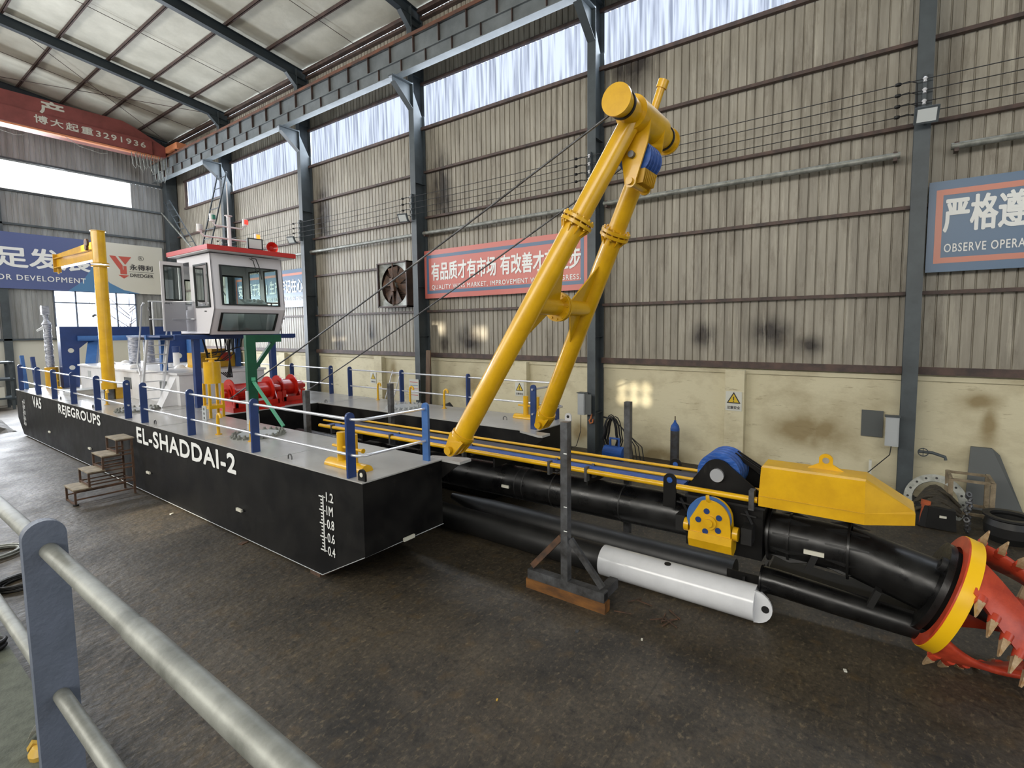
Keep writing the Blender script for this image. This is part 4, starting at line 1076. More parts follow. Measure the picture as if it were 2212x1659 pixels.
# side swing sheave in its yellow housing
sw = thing('swing_sheave_housing', 'yellow sheave housing with five round holes hung on the side of the ladder', 'sheave', (6.2, 1.69, .89))
scy, scz = 1.69, 1.27
def dome(x, hr=.24, th=.025):
    n = 16; pts = [(1.93, 1.10), (1.44, 1.07), (1.44, 1.2)] + [(scy + hr * math.cos(PI * (1.0 - .64 * k / n)), scz + .03 + hr * math.sin(PI * (1.0 - .64 * k / n))) for k in range(n + 1)] + [(1.93, 1.27)]
    return MB().prism(pts, 'x', x, x + th)
fr = dome(6.12).build('front_cheek', M['yellow'], sw); dome(6.27).build('back_cheek', M['yellow'], sw)
for k in range(5):
    a = math.radians(90 - 15 + 72 * k); MB().cyl((6.113, scy + .135 * math.cos(a), scz + .135 * math.sin(a)), (6.119, scy + .135 * math.cos(a), scz + .135 * math.sin(a)), .036, n=22).build('lightening_hole', M['blue'], fr)
MB().lathe((6.155, scy + .03, scz + .02), (1, 0, 0), [(.04, 0), (.26, 0), (.22, .04), (.22, .06), (.26, .10), (.04, .10)], 40).build('sheave', M['blue_lt'], sw)
MB().cyl((6.09, scy, scz), (6.12, scy, scz), .085, n=28).cyl((6.06, scy, scz), (6.09, scy, scz), .05, n=24).build('hub_cap', M['yellow'], sw)
MB().prism([(6.10, 1.12), (6.32, 1.12), (6.36, 1.05), (6.32, .92), (6.2, .88), (6.12, .92), (6.08, 1.03)], 'y', 1.42, 1.94).build('weight_saddle', M['yellow'], sw)
for y in (1.99, 1.40): MB().cyl((6.22, y - .03, 1.15), (6.22, y + .03, 1.15), .085, n=20).build('trunnion', M['yellow'], sw)
MB().tube([(6.16, scy + .0, scz + .24), (6.10, scy + .02, scz + .28), (6.12, scy + .03, scz + .33)], .024, 10).build('retaining_pin', M['yellow'], sw)
for y in (2.08, 1.28):
    MB().box(6.2, 6.42, y - .06, y + .06, 1.05, 1.25).build('bearing_block', M['black_dust'], L)
    MB().bar((6.40, y - .02, 1.25), (6.36, y + .05, 1.42), .05, .03).bar((6.36, y - .08, 1.36), (6.36, y + .1, 1.37), .03, .02).build('adjuster', M['black_dust'], L)

# cutter head ---------------------------------------------------------
cu = thing('rock_cutter', 'orange red cutter head crown with bare teeth and a yellow ring at the right edge', 'cutter', CC + Vector((0, 0, -.6)))
MB().ring(CC + ax * .06, ax, .64, .51, .13, 80).build('crown_ring', M['cut_red'], cu)
MB().ring(CC + ax * .07, ax, .648, .638, .12, 80).build('painted_band', M['band_yellow'], cu)
ux = Vector((1, 0, 0)); uy = pd
NB = 4
for b in range(NB):
    ph = math.radians(132 + 90 * b); n = 14; ro = []; ri = []
    rowsA = []; 
    for j in range(n + 1):
        t = j / n; a = ph + 1.05 * t; r = .60 - .34 * t ** 1.7; h = .10 + .98 * t
        w = .33 - .08 * t
        rad = ux * math.cos(a) + uy * math.sin(a); tan = -ux * math.sin(a) + uy * math.cos(a)
        c = CC + ax * h + rad * r
        th = .03
        lead = c + tan * w * .6 + rad * .01; trail = c - tan * w * .6 - rad * .03
        rowsA.append([lead + rad * th, trail + rad * th, trail - rad * th, lead - rad * th, lead + rad * th])
    mb = MB().grid(rowsA); mb._add(rowsA[0][:4], [(0, 1, 2, 3)]); mb._add(rowsA[-1][:4], [(3, 2, 1, 0)])
    bl = mb.build('blade', M['cut_red'], cu)
    for j in range(1, n, 2):
        t = j / n; a = ph + 1.05 * t; r = .60 - .34 * t ** 1.7; h = .10 + .98 * t
        rad = ux * math.cos(a) + uy * math.sin(a); tan = -ux * math.sin(a) + uy * math.cos(a)
        c = CC + ax * h + rad * (r + .02) + tan * .17
        dd = (tan * .95 + rad * .35 - ax * .10).normalized()
        MB().cyl(c - dd * .03, c + dd * .06, .05, .042, 10).build('tooth_socket', M['cut_red'], bl)
        s1 = dd.cross(ax).normalized(); s2 = dd.cross(s1)
        k0 = c + dd * .05; k1 = c + dd * .22
        mb = MB()._add([k0 + s1 * .042 + s2 * .03, k0 - s1 * .042 + s2 * .03, k0 - s1 * .042 - s2 * .03, k0 + s1 * .042 - s2 * .03, k1 + s1 * .02 + s2 * .006, k1 - s1 * .02 + s2 * .006, k1 - s1 * .02 - s2 * .006, k1 + s1 * .02 - s2 * .006],
                     [(0, 1, 2, 3), (4, 7, 6, 5), (0, 4, 5, 1), (1, 5, 6, 2), (2, 6, 7, 3), (3, 7, 4, 0)])
        mb.build('tooth', M['tooth'], bl)
MB().cyl(CC + ax * .95, CC + ax * 1.15, .24, .16, 32).build('hub', M['cut_red'], cu)
MB().cyl(CC + ax * .12, CC + ax * 1.0, .09, n=24).build('drive_shaft', M['black_dust'], L)

# ------------------------------------------------------------------ spud poles on the floor
s1 = thing('spud_pole', 'long black spud pole on the floor ending in a glossy white tip with a lug', 'spud pole', (6.5, 6, 0), 'spud poles lying beside the ladder')
MB().cyl((6.5, 11.0, .215), (6.5, 3.32, .215), .215, n=44).build('pole', M['black_dust'], s1)
wt = MB().cyl((6.5, 3.32, .215), (6.5, 1.20, .215), .218, n=48).build('white_end', M['white_gloss'], s1)
MB().cyl((6.46, 2.33, .426), (6.46, 2.33, .438), .045, n=20).build('drain_hole', M['rubber'], s1)
pts = [(1.20, .02), (1.20, .41)] + [(1.17 - .17 * math.sin(PI * k / 12), .215 + .19 * math.cos(PI * k / 12)) for k in range(13)]
MB().prism([(1.21, .01), (1.21, .42)] + [(1.20 - .20 * math.sin(PI * k / 12), .215 + .2 * math.cos(PI * k / 12)) for k in range(13)], 'x', 6.40, 6.43).build('end_lug', M['white_gloss'], s1)
MB().cyl((6.395, 1.08, .215), (6.435, 1.08, .215), .045, n=20).build('lug_hole', M['rubber'], s1)
for z in (.08, .34): MB().prism3([(6.43, 1.2, z), (6.62, 1.2, z), (6.43, 1.05, z)], (0, 0, .012)).build('lug_stiffener', M['white_gloss'], s1)
s2 = thing('spud_pole', 'second spud pole with a tapered point lying behind the white tipped one', 'spud pole', (7.1, 4, 0), 'spud poles lying beside the ladder')
MB().cyl((7.1, 6.0, .215), (7.1, 1.6, .215), .215, n=44).build('pole', M['black_dust'], s2)
MB().cyl((7.1, 7.0, .33), (7.1, 6.0, .215), .06, .215, 40).build('pointed_tip', M['black_dust'], s2)
t = thing('pole_cradle', 'black plate cradle on the floor behind the white spud tip', 'cradle', (6.75, 1.4, 0))
MB().box(6.75, 7.3, 1.20, 1.23, 0, .45).build('end_plate', M['black_dust'], t)
MB().box(6.73, 6.75, 1.2, 1.62, 0.02, .45).build('side_plate', M['black'], t)
MB().box(6.69, 6.72, 1.38, 1.41, .05, .42).build('stiffener', M['black_dust'], t)

# steel trestle posts supporting the ladder
def post(x, y, label, base=True):
    t = thing('trestle_post', label, 'trestle', (x, y, 0), 'steel trestle posts around the ladder')
    z0 = .27 if base else 0; h = .052
    MB().box(x - h, x + h, y - h, y + h, z0, 2.42).build('upright', M['steel_raw'], t)
    if base:
        MB().box(x - .06, x + .06, y - .60, y + .60, .14, .27).build('base_beam', M['steel_raw'], t)
        for s in (-1, 1):
            MB().box(x - .045, x + .045, y + s * .6005, y + s * .603, .16, .25).build('open_beam_end', M['rubber'], t)
            MB().bar((x, y + s * .55, .31), (x, y + s * .07, .84), .08, .05, (1, 0, 0)).build('raking_strut', M['rusty'] if s > 0 else M['steel_raw'], t)
        MB().box(x + .06, x + .40, y - .58, y - .46, .14, .27).build('side_foot', M['steel_raw'], t)
        MB().box(x - .07, x + .07, y - .62, y + .62, 0, .14).build('timber_sleeper', M['timber'], t)
        mk = MB()
        for z in (2.0, 1.28, .95): mk.box(x - .055, x - .0525, y - .05, y - .0, z, z + .012)
        mk.build('chalk_mark', M['letter'], t)
post(5.60, 3.43, 'steel trestle post on an orange timber sleeper in front of the white spud tip')
post(7.72, 3.50, 'dark steel trestle post behind the ladder, left of the gas cylinder', False)
post(5.72, 9.75, 'dark steel trestle post rising at the near deck edge right of the winches', False)
post(7.50, 9.3, 'dark steel trestle post rising in front of the far deck edge', False)
MB()
t = thing('bow_chock', 'small flat chock under the near bow corner', 'chock', (4.15, 6.8, 0))
MB().box(4.05, 5.4, 6.75, 7.0, 0, .05).build('chock_bar', M['rusty'], t)
for i, (y, w) in enumerate(((12.0, 1), (18.0, 1), (24.0, 1))):
    for x0, n_ in ((4.3, 'near'), (8.2, 'far')):
        tag(MB().box(x0, x0 + 1.0, y, y + .2, 0, .05).build('keel_block', M['rusty']), 'flat block under the %s pontoon, %s' % (n_, ('below its bow half', 'amidships', 'near its stern')[i]), 'block')

# ------------------------------------------------------------------ winches
def winch(x0, x1, y, z, rf, label):
    t = thing('deck_winch', label, 'winch', ((x0 + x1) / 2, y, DK + .01), 'red deck winches')
    MB().box(x0 - .05, x1 + .15, y - .42, y + .42, DK + .01, DK + .13).build('bed_plate', M['red'], t)
    for x in (x0 - .02, x1):
        MB().prism([(y - .38, DK + .13), (y + .38, DK + .13), (y + .1, z + .1), (y - .1, z + .1)], 'x', x, x + .03).build('side_frame', M['red'], t)
    MB().cyl((x0 + .03, y, z), (x1 - .03, y, z), .22, n=36).build('drum', M['red'], t)
    for x in (x0 + .05, x1 - .09): MB().cyl((x, y, z), (x + .03, y, z), rf, n=48).build('drum_flange', M['red'], t)
    MB().cyl((x1 + .03, y, z), (x1 + .22, y, z), .13, n=24).cyl((x1 + .2, y, z), (x1 + .3, y, z), .07, n=18).build('hydraulic_motor', M['red'], t)
    MB().cyl((x0 - .1, y, z), (x0 - .02, y, z), .12, n=24).build('bearing_cap', M['red'], t)
    for x in (x0 + .02, x1 + .02): MB().box(x - .05, x + .05, y - .44, y - .38, DK + .13, z - .05).build('upright_stiffener', M['red'], t)
    MB().box(x0, x1, y - .44, y - .38, DK + .13, DK + .24).build('cross_beam', M['red'], t)
winch(5.88, 6.98, 13.62, 2.08, .35, 'left red deck winch behind the yellow vertical frame')
winch(7.20, 7.74, 13.80, 2.08, .34, 'right red deck winch at the foot of the far backstay rope')
tag(MB().box(5.56, 8.0, 13.12, 14.4, DK + .01, DK + .012).build('winch_mat', M['boxgrey']), 'thin pale mat plate under the red winches', 'plate')

# yellow vertical accumulator frame
t = thing('accumulator_frame', 'yellow cylinder standing on a slender four legged frame beside the green post', 'hydraulic unit', (5.34, 13.05, DK))
cx, cy = 5.34, 13.05
MB().cyl((cx, cy, 2.42), (cx, cy, 2.93), .175, n=36).build('tank', M['yellow'], t)
MB().cyl((cx, cy, 2.93), (cx, cy, 2.99), .06, n=16).cyl((cx - .12, cy, 3.0), (cx + .12, cy, 3.0), .025, n=10).cyl((cx, cy, 2.99), (cx, cy, 3.18), .012, n=8).build('top_fitting', M['yellow'], t)
for sx in (-1, 1):
    for sy_ in (-1, 1): MB().box(cx + sx * .14 - .025, cx + sx * .14 + .025, cy + sy_ * .14 - .025, cy + sy_ * .14 + .025, DK + .008, 2.42).build('leg', M['yellow'], t)
MB().box(cx - .17, cx + .17, cy - .17, cy + .17, DK + .22, DK + .30).build('lower_shelf', M['yellow'], t)
# small silver clips rack
t = thing('clip_plate', 'small pale plate with cut holes standing beside the yellow frame', 'plate', (5.0, 12.7, DK))
MB().box(4.98, 5.0, 12.6, 12.8, DK + .008, DK + .34).build('plate', M['boxgrey'], t)
for k in range(3): MB().cyl((4.974, 12.7, DK + .07 + .1 * k), (4.98, 12.7, DK + .07 + .1 * k), .03, n=12).build('cut_hole', M['steel_plate'], t)

# ------------------------------------------------------------------ engine housing of white boxes
t = thing('engine_housing', 'row of large white engine room boxes behind the boarding ladder', 'engine housing', (6.7, 19, DK))
MB().box(5.62, 7.9, 15.75, 18.2, DK + .01, 2.46).build('front_box', M['white'], t)
MB().box(5.48, 7.9, 18.2, 24.0, DK + .01, 2.44).build('rear_box', M['white'], t)
MB().box(5.56, 7.95, 15.7, 18.2, 2.46, 2.52).build('front_lid', M['white'], t)
MB().box(5.42, 7.95, 18.22, 24.05, 2.44, 2.50).build('rear_lid', M['white'], t)
MB().box(5.47, 5.48, 18.9, 19.5, 1.9, 2.25).build('vent_panel', M['steel_plate'], t)
MB().box(5.61, 5.62, 16.6, 17.1, 1.95, 2.25).build('vent_panel', M['steel_plate'], t)
for y in (21.2, 22.8): MB().box(5.47, 5.48, y, y + .3, 2.0, 2.3).build('vent_panel', M['boxgrey'], t)
MB().prism([(5.62, DK + .01), (5.25, DK + .01), (5.62, 2.4)], 'y', 15.95, 16.35).build('sloping_side_panel', M['white'], t)
mb = MB(); r = random.Random(2)
for k in range(9):
    c = (5.7 + r.random() * 1.8, 16.2 + r.random() * 7, 2.52)
    mb.lathe(c, (0, 0, 1), [(.001, .12), (.08 + r.random() * .05, .09), (.14, .03), (.17, 0)], 9)
tag(mb.build('crumpled_wrap', M['white']), 'crumpled white protective wrap lying on the engine housing', 'plastic wrap')
for i, (x, y, h) in enumerate(((6.7, 22.6, .95), (7.15, 22.6, .95))):
    t = tag(MB().cyl((x, y, 2.5), (x, y, 2.5 + h), .17, n=20).build('wrapped_stack', M['wrap']), ('left', 'right')[i] + ' of two foil wrapped exhaust stacks on the engine housing', 'exhaust', 'foil wrapped stacks')
t = thing('air_intake', 'blue capped white filter canister standing on the engine housing behind the ladder', 'filter', (6.95, 19.6, 2.5))
MB().cyl((6.95, 19.6, 2.5), (6.95, 19.6, 2.95), .09, n=20).build('canister', M['white'], t)
MB().cyl((6.95, 19.6, 2.95), (6.95, 19.6, 3.15), .11, n=20).build('cap', M['blue'], t)
t = thing('generator_set', 'yellow generator casing with an arched opening behind the blue cabin posts', 'generator', (7.25, 17.5, 2.52))
MB().box(6.66, 7.83, 17.2, 17.95, 2.53, 2.98).box(7.1, 7.5, 17.3, 17.8, 2.985, 3.1).build('casing', M['yellow'], t)
MB().cyl((6.86, 17.17, 2.76), (6.86, 17.19, 2.76), .13, n=30).box(6.73, 6.99, 17.172, 17.188, 2.56, 2.76).build('arched_door', M['yellow_dk'], t)
MB().cyl((7.42, 17.02, 2.86), (7.42, 17.19, 2.86), .14, n=24).build('red_cap', M['red'], t)

# ------------------------------------------------------------------ blue stern portal
t = thing('spud_portal', 'blue box girder portal with lightening holes across the stern', 'portal frame', (7, 25, DK))
P = lambda x0, x1, z0, z1, y0=24.6, y1=25.2: MB().box(x0, x1, y0, y1, z0, z1)
MB().box(5.15, 9.0, 24.7, 25.1, 3.32, 3.86).build('top_girder', M['blue'], t)
lg = MB().prism([(5.15, DK + .01), (5.60, DK + .01), (5.66, 3.05), (5.95, 3.32), (5.15, 3.32)], 'y', 24.7, 25.1).build('leg', M['blue'], t)
for z in (2.35, 2.98): MB().cyl((5.42, 24.695, z), (5.42, 24.70, z), .085, n=20).build('lightening_hole', M['ban_cream'], lg)
MB().bar((6.15, 24.9, 3.3), (5.75, 24.0, 2.1), .3, .3).build('raking_brace', M['blue_lt'], t)
MB().cyl((5.6, 24.55, 3.42), (9.4, 24.0, 3.42), .1, n=20).build('cross_tube', M['blue_lt'], t)
lg = MB().box(7.3, 8.15, 21.6, 22.0, 2.52, 3.42).build('leg', M['blue'], t)
MB().cyl((7.75, 21.595, 2.75), (7.75, 21.6, 2.75), .1, n=20).build('lightening_hole', M['ban_cream'], lg)
MB().cyl((8.3, 21.5, 2.52), (8.3, 21.5, 3.42), .3, n=24).build('guide_tube', M['blue_lt'], t)
mb = MB().tube([(6.4, 24.9, 3.86), (6.4, 24.9, 4.2), (6.34, 24.9, 4.3), (6.22, 24.9, 4.3), (6.16, 24.9, 4.24)], .04, 8).box(6.3, 6.5, 24.85, 24.95, 3.98, 4.04)
mb.build('gooseneck_valve', M['steel_raw'], t)
# wrapped hydraulic cylinder at the stern
t = thing('spud_cylinder', 'foil wrapped upright hydraulic cylinder on a yellow tubular base at the stern', 'hydraulic cylinder', (5.0, 25.3, DK))
MB().cyl((4.95, 25.2, DK + .01), (4.95, 25.2, 2.38), .19, n=30).build('base_tube', M['yellow_dk'], t)
mb = MB(); r = random.Random(5); pr = []
for k in range(22): pr.append((.115 + r.uniform(-.012, .012), k * .078))
mb.lathe((4.93, 25.2, 2.38), (0, 0, 1), pr, 18); mb.build('wrapped_barrel', M['wrap'], t)
MB().cyl((4.92, 25.2, 4.05), (4.91, 25.2, 4.3), .075, n=16).lathe((4.92, 25.2, 3.9), (0, 0, 1), [(.09, 0), (.15, .05), (.1, .14), (.07, .2)], 16).box(4.8, 5.0, 25.1, 25.3, 4.3, 4.62).build('head_fitting', M['wrap'], t)
MB().prism3([(4.86, 25.15, 3.92), (4.62, 25.1, 3.74), (4.64, 25.1, 3.68), (4.86, 25.15, 3.8)], (0, .05, 0)).build('paper_tag', M['letter'], t)
for i, (x, y) in enumerate(((4.3, 25.45), (4.25, 23.6))):
    tag(MB().bar((x, y, DK + .01), (x - .02, y + .25, 2.82), .1, .1).build('stern_stake', M['blue_lt' if i == 0 else 'blue']), ('leftmost tall blue stake at the stern corner', 'tall blue stake behind the stern rail, right of the corner one')[i], 'stake')

# ------------------------------------------------------------------ jib crane
t = thing('jib_crane', 'yellow jib crane post with a short arm and hoist trolley on the near deck', 'jib crane', (5.03, 19.3, DK))
jx, jy = 5.04, 19.3
MB().cyl((jx, jy, 1.99), (jx, jy, 5.62), .16, n=36).build('post', M['yellow'], t)
MB().cyl((jx, jy, DK + .01), (jx, jy, 1.99), .135, n=30).build('pedestal', M['steel_raw'], t)
MB().cyl((jx, jy, 5.66), (jx, jy, 6.62), .165, n=36).cyl((jx, jy, 6.62), (jx, jy, 6.64), .19, n=36).build('slewing_head', M['yellow'], t)
MB().ring((jx, jy, 5.60), (0, 0, 1), .215, .15, .04).ring((jx, jy, 5.68), (0, 0, 1), .215, .15, .04).build('flange', M['yellow_dk'], t)
MB().cyl((jx, jy, 1.93), (jx, jy, 2.12), .185, n=30).build('base_collar', M['yellow'], t)
MB().box(jx + .12, jx + .36, jy - .12, jy + .12, DK + .01, 1.95).build('slewing_motor', M['yellow_dk'], t)
D_ = Vector((-.042, .999, 0)).normalized(); S_ = D_.cross(Vector((0, 0, 1))).normalized()
a0 = Vector((jx, jy, 5.97)) + D_ * .12; a1 = Vector((jx, jy, 5.97)) + D_ * 3.75
arm = MB().obox((a0 + a1) / 2, (a1 - a0) / 2, S_ * .012, Vector((0, 0, .15)))
for z in (.15, -.15): arm.obox((a0 + a1) / 2 + Vector((0, 0, z)), (a1 - a0) / 2, S_ * .09, Vector((0, 0, .012)))
arm.prism3([a0 + Vector((0, 0, .15)), a0 + Vector((0, 0, .42)), a1 + Vector((0, 0, .30)), a1 + Vector((0, 0, .15))], S_ * .03)
arm.build('arm', M['yellow'], t)
MB().obox(a1, D_ * .015, S_ * .1, Vector((0, 0, .3))).build('end_plate', M['yellow_dk'], t)
tr = a0 + D_ * .35 - S_ * .12 + Vector((0, 0, .34))
MB().cyl(tr, tr - S_ * .05, .13, n=20).cyl(tr + Vector((0, 0, -.14)), tr + Vector((0, 0, -.14)) - S_ * .06, .08, n=20).build('hoist_trolley', M['rusty'], t)
MB().cyl(a1 - D_ * .08 - Vector((0, 0, .15)), a1 - D_ * .08 - Vector((0, 0, .35)), .025, n=10).build('hook', M['yellow_dk'], t)

# ------------------------------------------------------------------ cabin platform, stairs, cabin
t = thing('cabin_platform', 'blue steel platform on four posts carrying the control cabin', 'platform', (CX, 15.4, DK))
for x in (5.78, 7.80):
    for y in (15.0, 17.2): MB().box(x - .075, x + .075, y - .075, y + .075, DK + .01, 3.44).build('post', M['blue'] if y < 16 else M['blue_lt'], t)
MB().box(5.28, 8.48, 14.9, 15.02, 3.44, 3.56).build('front_beam', M['blue'], t)
MB().box(4.98, 5.58, 15.9, 16.0, 3.44, 3.56).build('landing_beam', M['blue_lt'], t)
MB().box(5.0, 8.5, 15.02, 17.4, 3.50, 3.55).build('deck_plate', M['blue'], t)
MB().box(5.28, 5.34, 15.0, 17.4, 3.42, 3.54).build('side_beam', M['blue'], t)
MB().box(8.42, 8.48, 15.0, 17.4, 3.42, 3.54).build('side_beam', M['blue'], t)
# far side guard rail of the platform
gr = thing('platform_guard_rail', 'dark guard rail at the right end of the cabin platform', 'railing', (8.4, 15.5, 3.55))
for x in (8.15, 8.42): MB().cyl((x, 15.6, 3.55), (x, 15.6, 4.5), .02, n=8).build('upright', M['girt'], gr)
for z in (4.5, 4.02): MB().cyl((7.95, 15.6, z), (8.55, 15.6, z), .018, n=8).build('rail', M['girt'], gr)
# boarding ladder
bl = thing('boarding_ladder', 'aluminium boarding ladder with hooped handrails up to the cabin platform', 'ladder', (5.25, 16.4, DK))
A0, A1 = Vector((5.0, 16.45, DK + .01)), Vector((5.0, 15.75, 3.46)); Wd = Vector((.48, 0, 0))
A0 = Vector((5.02, 16.75, DK + .01)); A1 = Vector((5.02, 15.95, 3.46))
for s in (0, 1): MB().bar(A0 + Wd * s, A1 + Wd * s, .04, .11).build('stile', M['alu'], bl)
for k in range(7):
    q = A0.lerp(A1, (k + .7) / 7.4); MB().obox(q + Wd / 2, Wd / 2, (0, .06, 0), (0, 0, .012)).build('tread', M['alu'], bl)
for s in (0, 1):
    o = Wd * s + Vector((-.06 + .12 * s, 0, 0))
    MB().tube([A0.lerp(A1, .42) + o + Vector((0, .0, .1)), A0.lerp(A1, .45) + o + Vector((0, .18, .35)), A1 + o + Vector((0, .25, .2)), A1 + o + Vector((0, .05, .86)), A1 + o + Vector((0, -.1, .93)), A1 + o + Vector((.0, -.15, .93))], .019, 8).build('handrail', M['alu'], bl)
lr = thing('landing_rail', 'aluminium landing rail wrapped in clear film in front of the cabin door', 'railing', (5.6, 15.9, 3.56))
xs = (5.18, 5.58, 6.1)
for x in xs: MB().cyl((x, 15.95 if x < 6 else 15.3, 3.56), (x, 15.95 if x < 6 else 15.3, 4.45), .02, n=8).build('upright', M['alu'], lr)
for z in (4.45, 3.98):
    MB().tube([(5.1, 15.95, z), (5.58, 15.95, z), (5.6, 15.93, z), (5.9, 15.3, z)], .019, 8).build('rail', M['alu'], lr)
MB().prism3([(5.40, 15.94, 3.65), (5.9, 15.3, 3.65), (5.9, 15.3, 4.43), (5.40, 15.94, 4.43)], (.004, .004, 0)).build('wrapping_film', M['film'], lr)
t = thing('hydraulic_valve', 'small dark valve fitting on the rail behind the ladder head', 'valve', (5.5, 17.0, 3.86))
MB().cyl((5.55, 17.2, 3.55), (5.55, 17.2, 4.1), .06, n=14).cyl((5.55, 17.2, 4.1), (5.55, 17.2, 4.5), .035, n=12).cyl((5.55, 17.2, 4.25), (5.55, 17.2, 4.35), .06, n=10).build('body', M['rubber'], t)

cb = thing('control_cabin', 'white control cabin with a red roof and large black framed windows', 'cabin', (6.85, 15.6, 3.56))
xa, xb = 5.95, 7.80; yk, yf2, yt, yr = 14.18, 14.55, 14.28, 16.35
zb, zk, zt = 3.56, 4.23, 5.66
def wall_panel(p00, p10, p11, p01, holes, name, m, th):
    """quad with rectangular holes given as (u0,u1,v0,v1); th = thickness vector"""
    p00, p10, p11, p01 = map(Vector, (p00, p10, p11, p01)); th = Vector(th)
    P = lambda u, v: (p00.lerp(p10, u)).lerp(p01.lerp(p11, u), v)
    us = sorted(set([0, 1] + [h[0] for h in holes] + [h[1] for h in holes])); vs = sorted(set([0, 1] + [h[2] for h in holes] + [h[3] for h in holes]))
    mb = MB()
    for i in range(len(us) - 1):
        for j in range(len(vs) - 1):
            um, vm = (us[i] + us[i + 1]) / 2, (vs[j] + vs[j + 1]) / 2
            if any(h[0] < um < h[1] and h[2] < vm < h[3] for h in holes): continue
            mb.prism3([P(us[i], vs[j]), P(us[i + 1], vs[j]), P(us[i + 1], vs[j + 1]), P(us[i], vs[j + 1])], th)
    return mb.build(name, m, cb), P
def window(P, h, out, parent, name='window', taper=None, g='glass'):
    u0, u1, v0, v1 = h
    q = [P(u0, v0), P(u1, v0), P(u1, v1), P(u0, v1)]
    if taper: q = taper
    c = sum(q, Vector()) / 4; out = Vector(out)
    fr = MB(); inn = [c + (p - c) * .955 if False else p + (c - p).normalized() * .055 for p in q]
    for i in range(4):
        j = (i + 1) % 4
        fr.prism3([q[i], q[j], inn[j], inn[i]], out * .03)
    f = fr.build(name, M['seal'], parent)
    MB().prism3(q, out * .006).build('pane', M[g], f)
    return f
ff, PF = wall_panel((xa + .0, yk, zk), (xb, yk, zk), (xb - .0, yt, zt), (xa, yt, zt), [(.10, .92, .07, .80)], 'front_wall', M['cab_wall'], (0, .03, 0))
window(PF, (.10, .92, .07, .80), (0, -1, 0), cb)
fl, PL = wall_panel((xa - .03 + .03, yf2, zb), (xb, yf2, zb), (xb, yk, zk), (xa, yk, zk), [(.09, .90, .14, .86)], 'front_lower_wall', M['cab_wall'], (0, .03, .0))
window(PL, (.09, .90, .14, .86), (0, -1, -.3), cb)
# near side (door side)
MB().prism([(yf2, zb), (yk, zk), (yr, zk), (yr, zb)], 'x', xa, xa + .03).build('side_lower_wall', M['cab_wall'], cb)
sl, PS = wall_panel((xa, yr, zk), (xa, yk + .0, zk), (xa, yt, zt), (xa, yr, zt), [(.04, .38, 0, .9), (.52, .91, .03, .83)], 'side_wall', M['cab_wall'], (.03, 0, 0))
window(PS, (.52, .91, .03, .83), (-1, 0, 0), cb)
# far side
MB().prism([(yf2, zb), (yk, zk), (yr, zk), (yr, zb)], 'x', xb - .03, xb).build('side_lower_wall', M['cab_wall'], cb)
s2_, P2 = wall_panel((xb - .03, yr, zk), (xb - .03, yk, zk), (xb - .03, yt, zt), (xb - .03, yr, zt), [(.1, .42, .1, .85), (.52, .93, .05, .83)], 'side_wall', M['cab_wall'], (.03, 0, 0))
window(P2, (.52, .93, .05, .83), (1, 0, 0), cb); window(P2, (.1, .42, .1, .85), (1, 0, 0), cb)
# back wall
bw, PB = wall_panel((xa, yr, zb), (xb, yr, zb), (xb, yr, zt), (xa, yr, zt), [(.08, .42, .40, .74), (.62, .95, .36, .84)], 'back_wall', M['cab_wall'], (0, -.03, 0))
window(PB, (.08, .42, .40, .74), (0, 1, 0), cb); window(PB, (.62, .95, .36, .84), (0, 1, 0), cb)
MB().box(xa, xb, yf2, yr, zb, zb + .03).build('floor_plate', M['steel_plate'], cb)
MB().box(xa + .02, xb - .02, yt + .02, yr, zt - .03, zt).build('head_lining', M['cab_wall'], cb)
MB().prism3([(xa - .18, 13.98, 5.68), (xb + .22, 13.98, 5.68), (xb + .22, 16.42, 5.68), (xa - .18, 16.42, 5.68)], (0, 0, .02)).build('eaves_soffit', M['white'], cb)
MB().prism([(13.93, 5.70), (16.45, 5.70), (16.45, 5.82), (13.93, 5.82)], 'x', xa - .20, xb + .24).build('roof', M['roof_red'], cb)
# open door folded out beside the landing
dx0, dx1, dy = 5.40, 5.94, 15.9
dr = thing('cabin_door_leaf', '', '', (0, 0, 0)); bpy.data.objects.remove(dr)
P = lambda u, v: Vector((dx0 + (dx1 - dx0) * u, dy, 3.66)).lerp(Vector((dx0 + (dx1 - dx0) * u, dy, 5.52)), v)
dmb = MB(); h = (.12, .88, .44, .95)
us = [0, h[0], h[1], 1]; vs_ = [0, h[2], h[3], 1]
for i in range(3):
    for j in range(3):
        if i == 1 and j == 1: continue
        dmb.prism3([P(us[i], vs_[j]), P(us[i + 1], vs_[j]), P(us[i + 1], vs_[j + 1]), P(us[i], vs_[j + 1])], (0, .035, 0))
door = dmb.build('door', M['cab_wall'], cb)
q = [P(h[0], h[2]), P(h[1], h[2]), P(h[1], h[3]), P(h[0], h[3])]; c = sum(q, Vector()) / 4; inn = [p + (c - p).normalized() * .05 for p in q]
fr = MB()
for i in range(4): fr.prism3([q[i], q[(i + 1) % 4], inn[(i + 1) % 4], inn[i]], (0, -.02, 0))
fr.prism3(q, (0, .004, 0)) if False else None
fr.build('window_seal', M['seal'], door)
MB().prism3(q, (0, .006, 0)).build('pane', M['glass'], door)
MB().box(dx0 + .06, dx0 + .2, dy - .05, dy - .01, 4.40, 4.43).build('door_handle', M['seal'], door)
MB().tube([(6.9, 14.22, 5.6), (6.95, 14.15, 5.55), (7.05, 14.15, 5.2)], .012, 6).tube([(6.93, 14.2, 5.62), (7.03, 14.15, 5.6), (7.1, 14.14, 5.4), (7.15, 14.12, 5.05)], .012, 6).build('wiper', M['seal'], cb)
MB().box(xa - .012, xa, 14.65, 14.75, 4.16, 4.19).build('door_latch', M['seal'], cb)
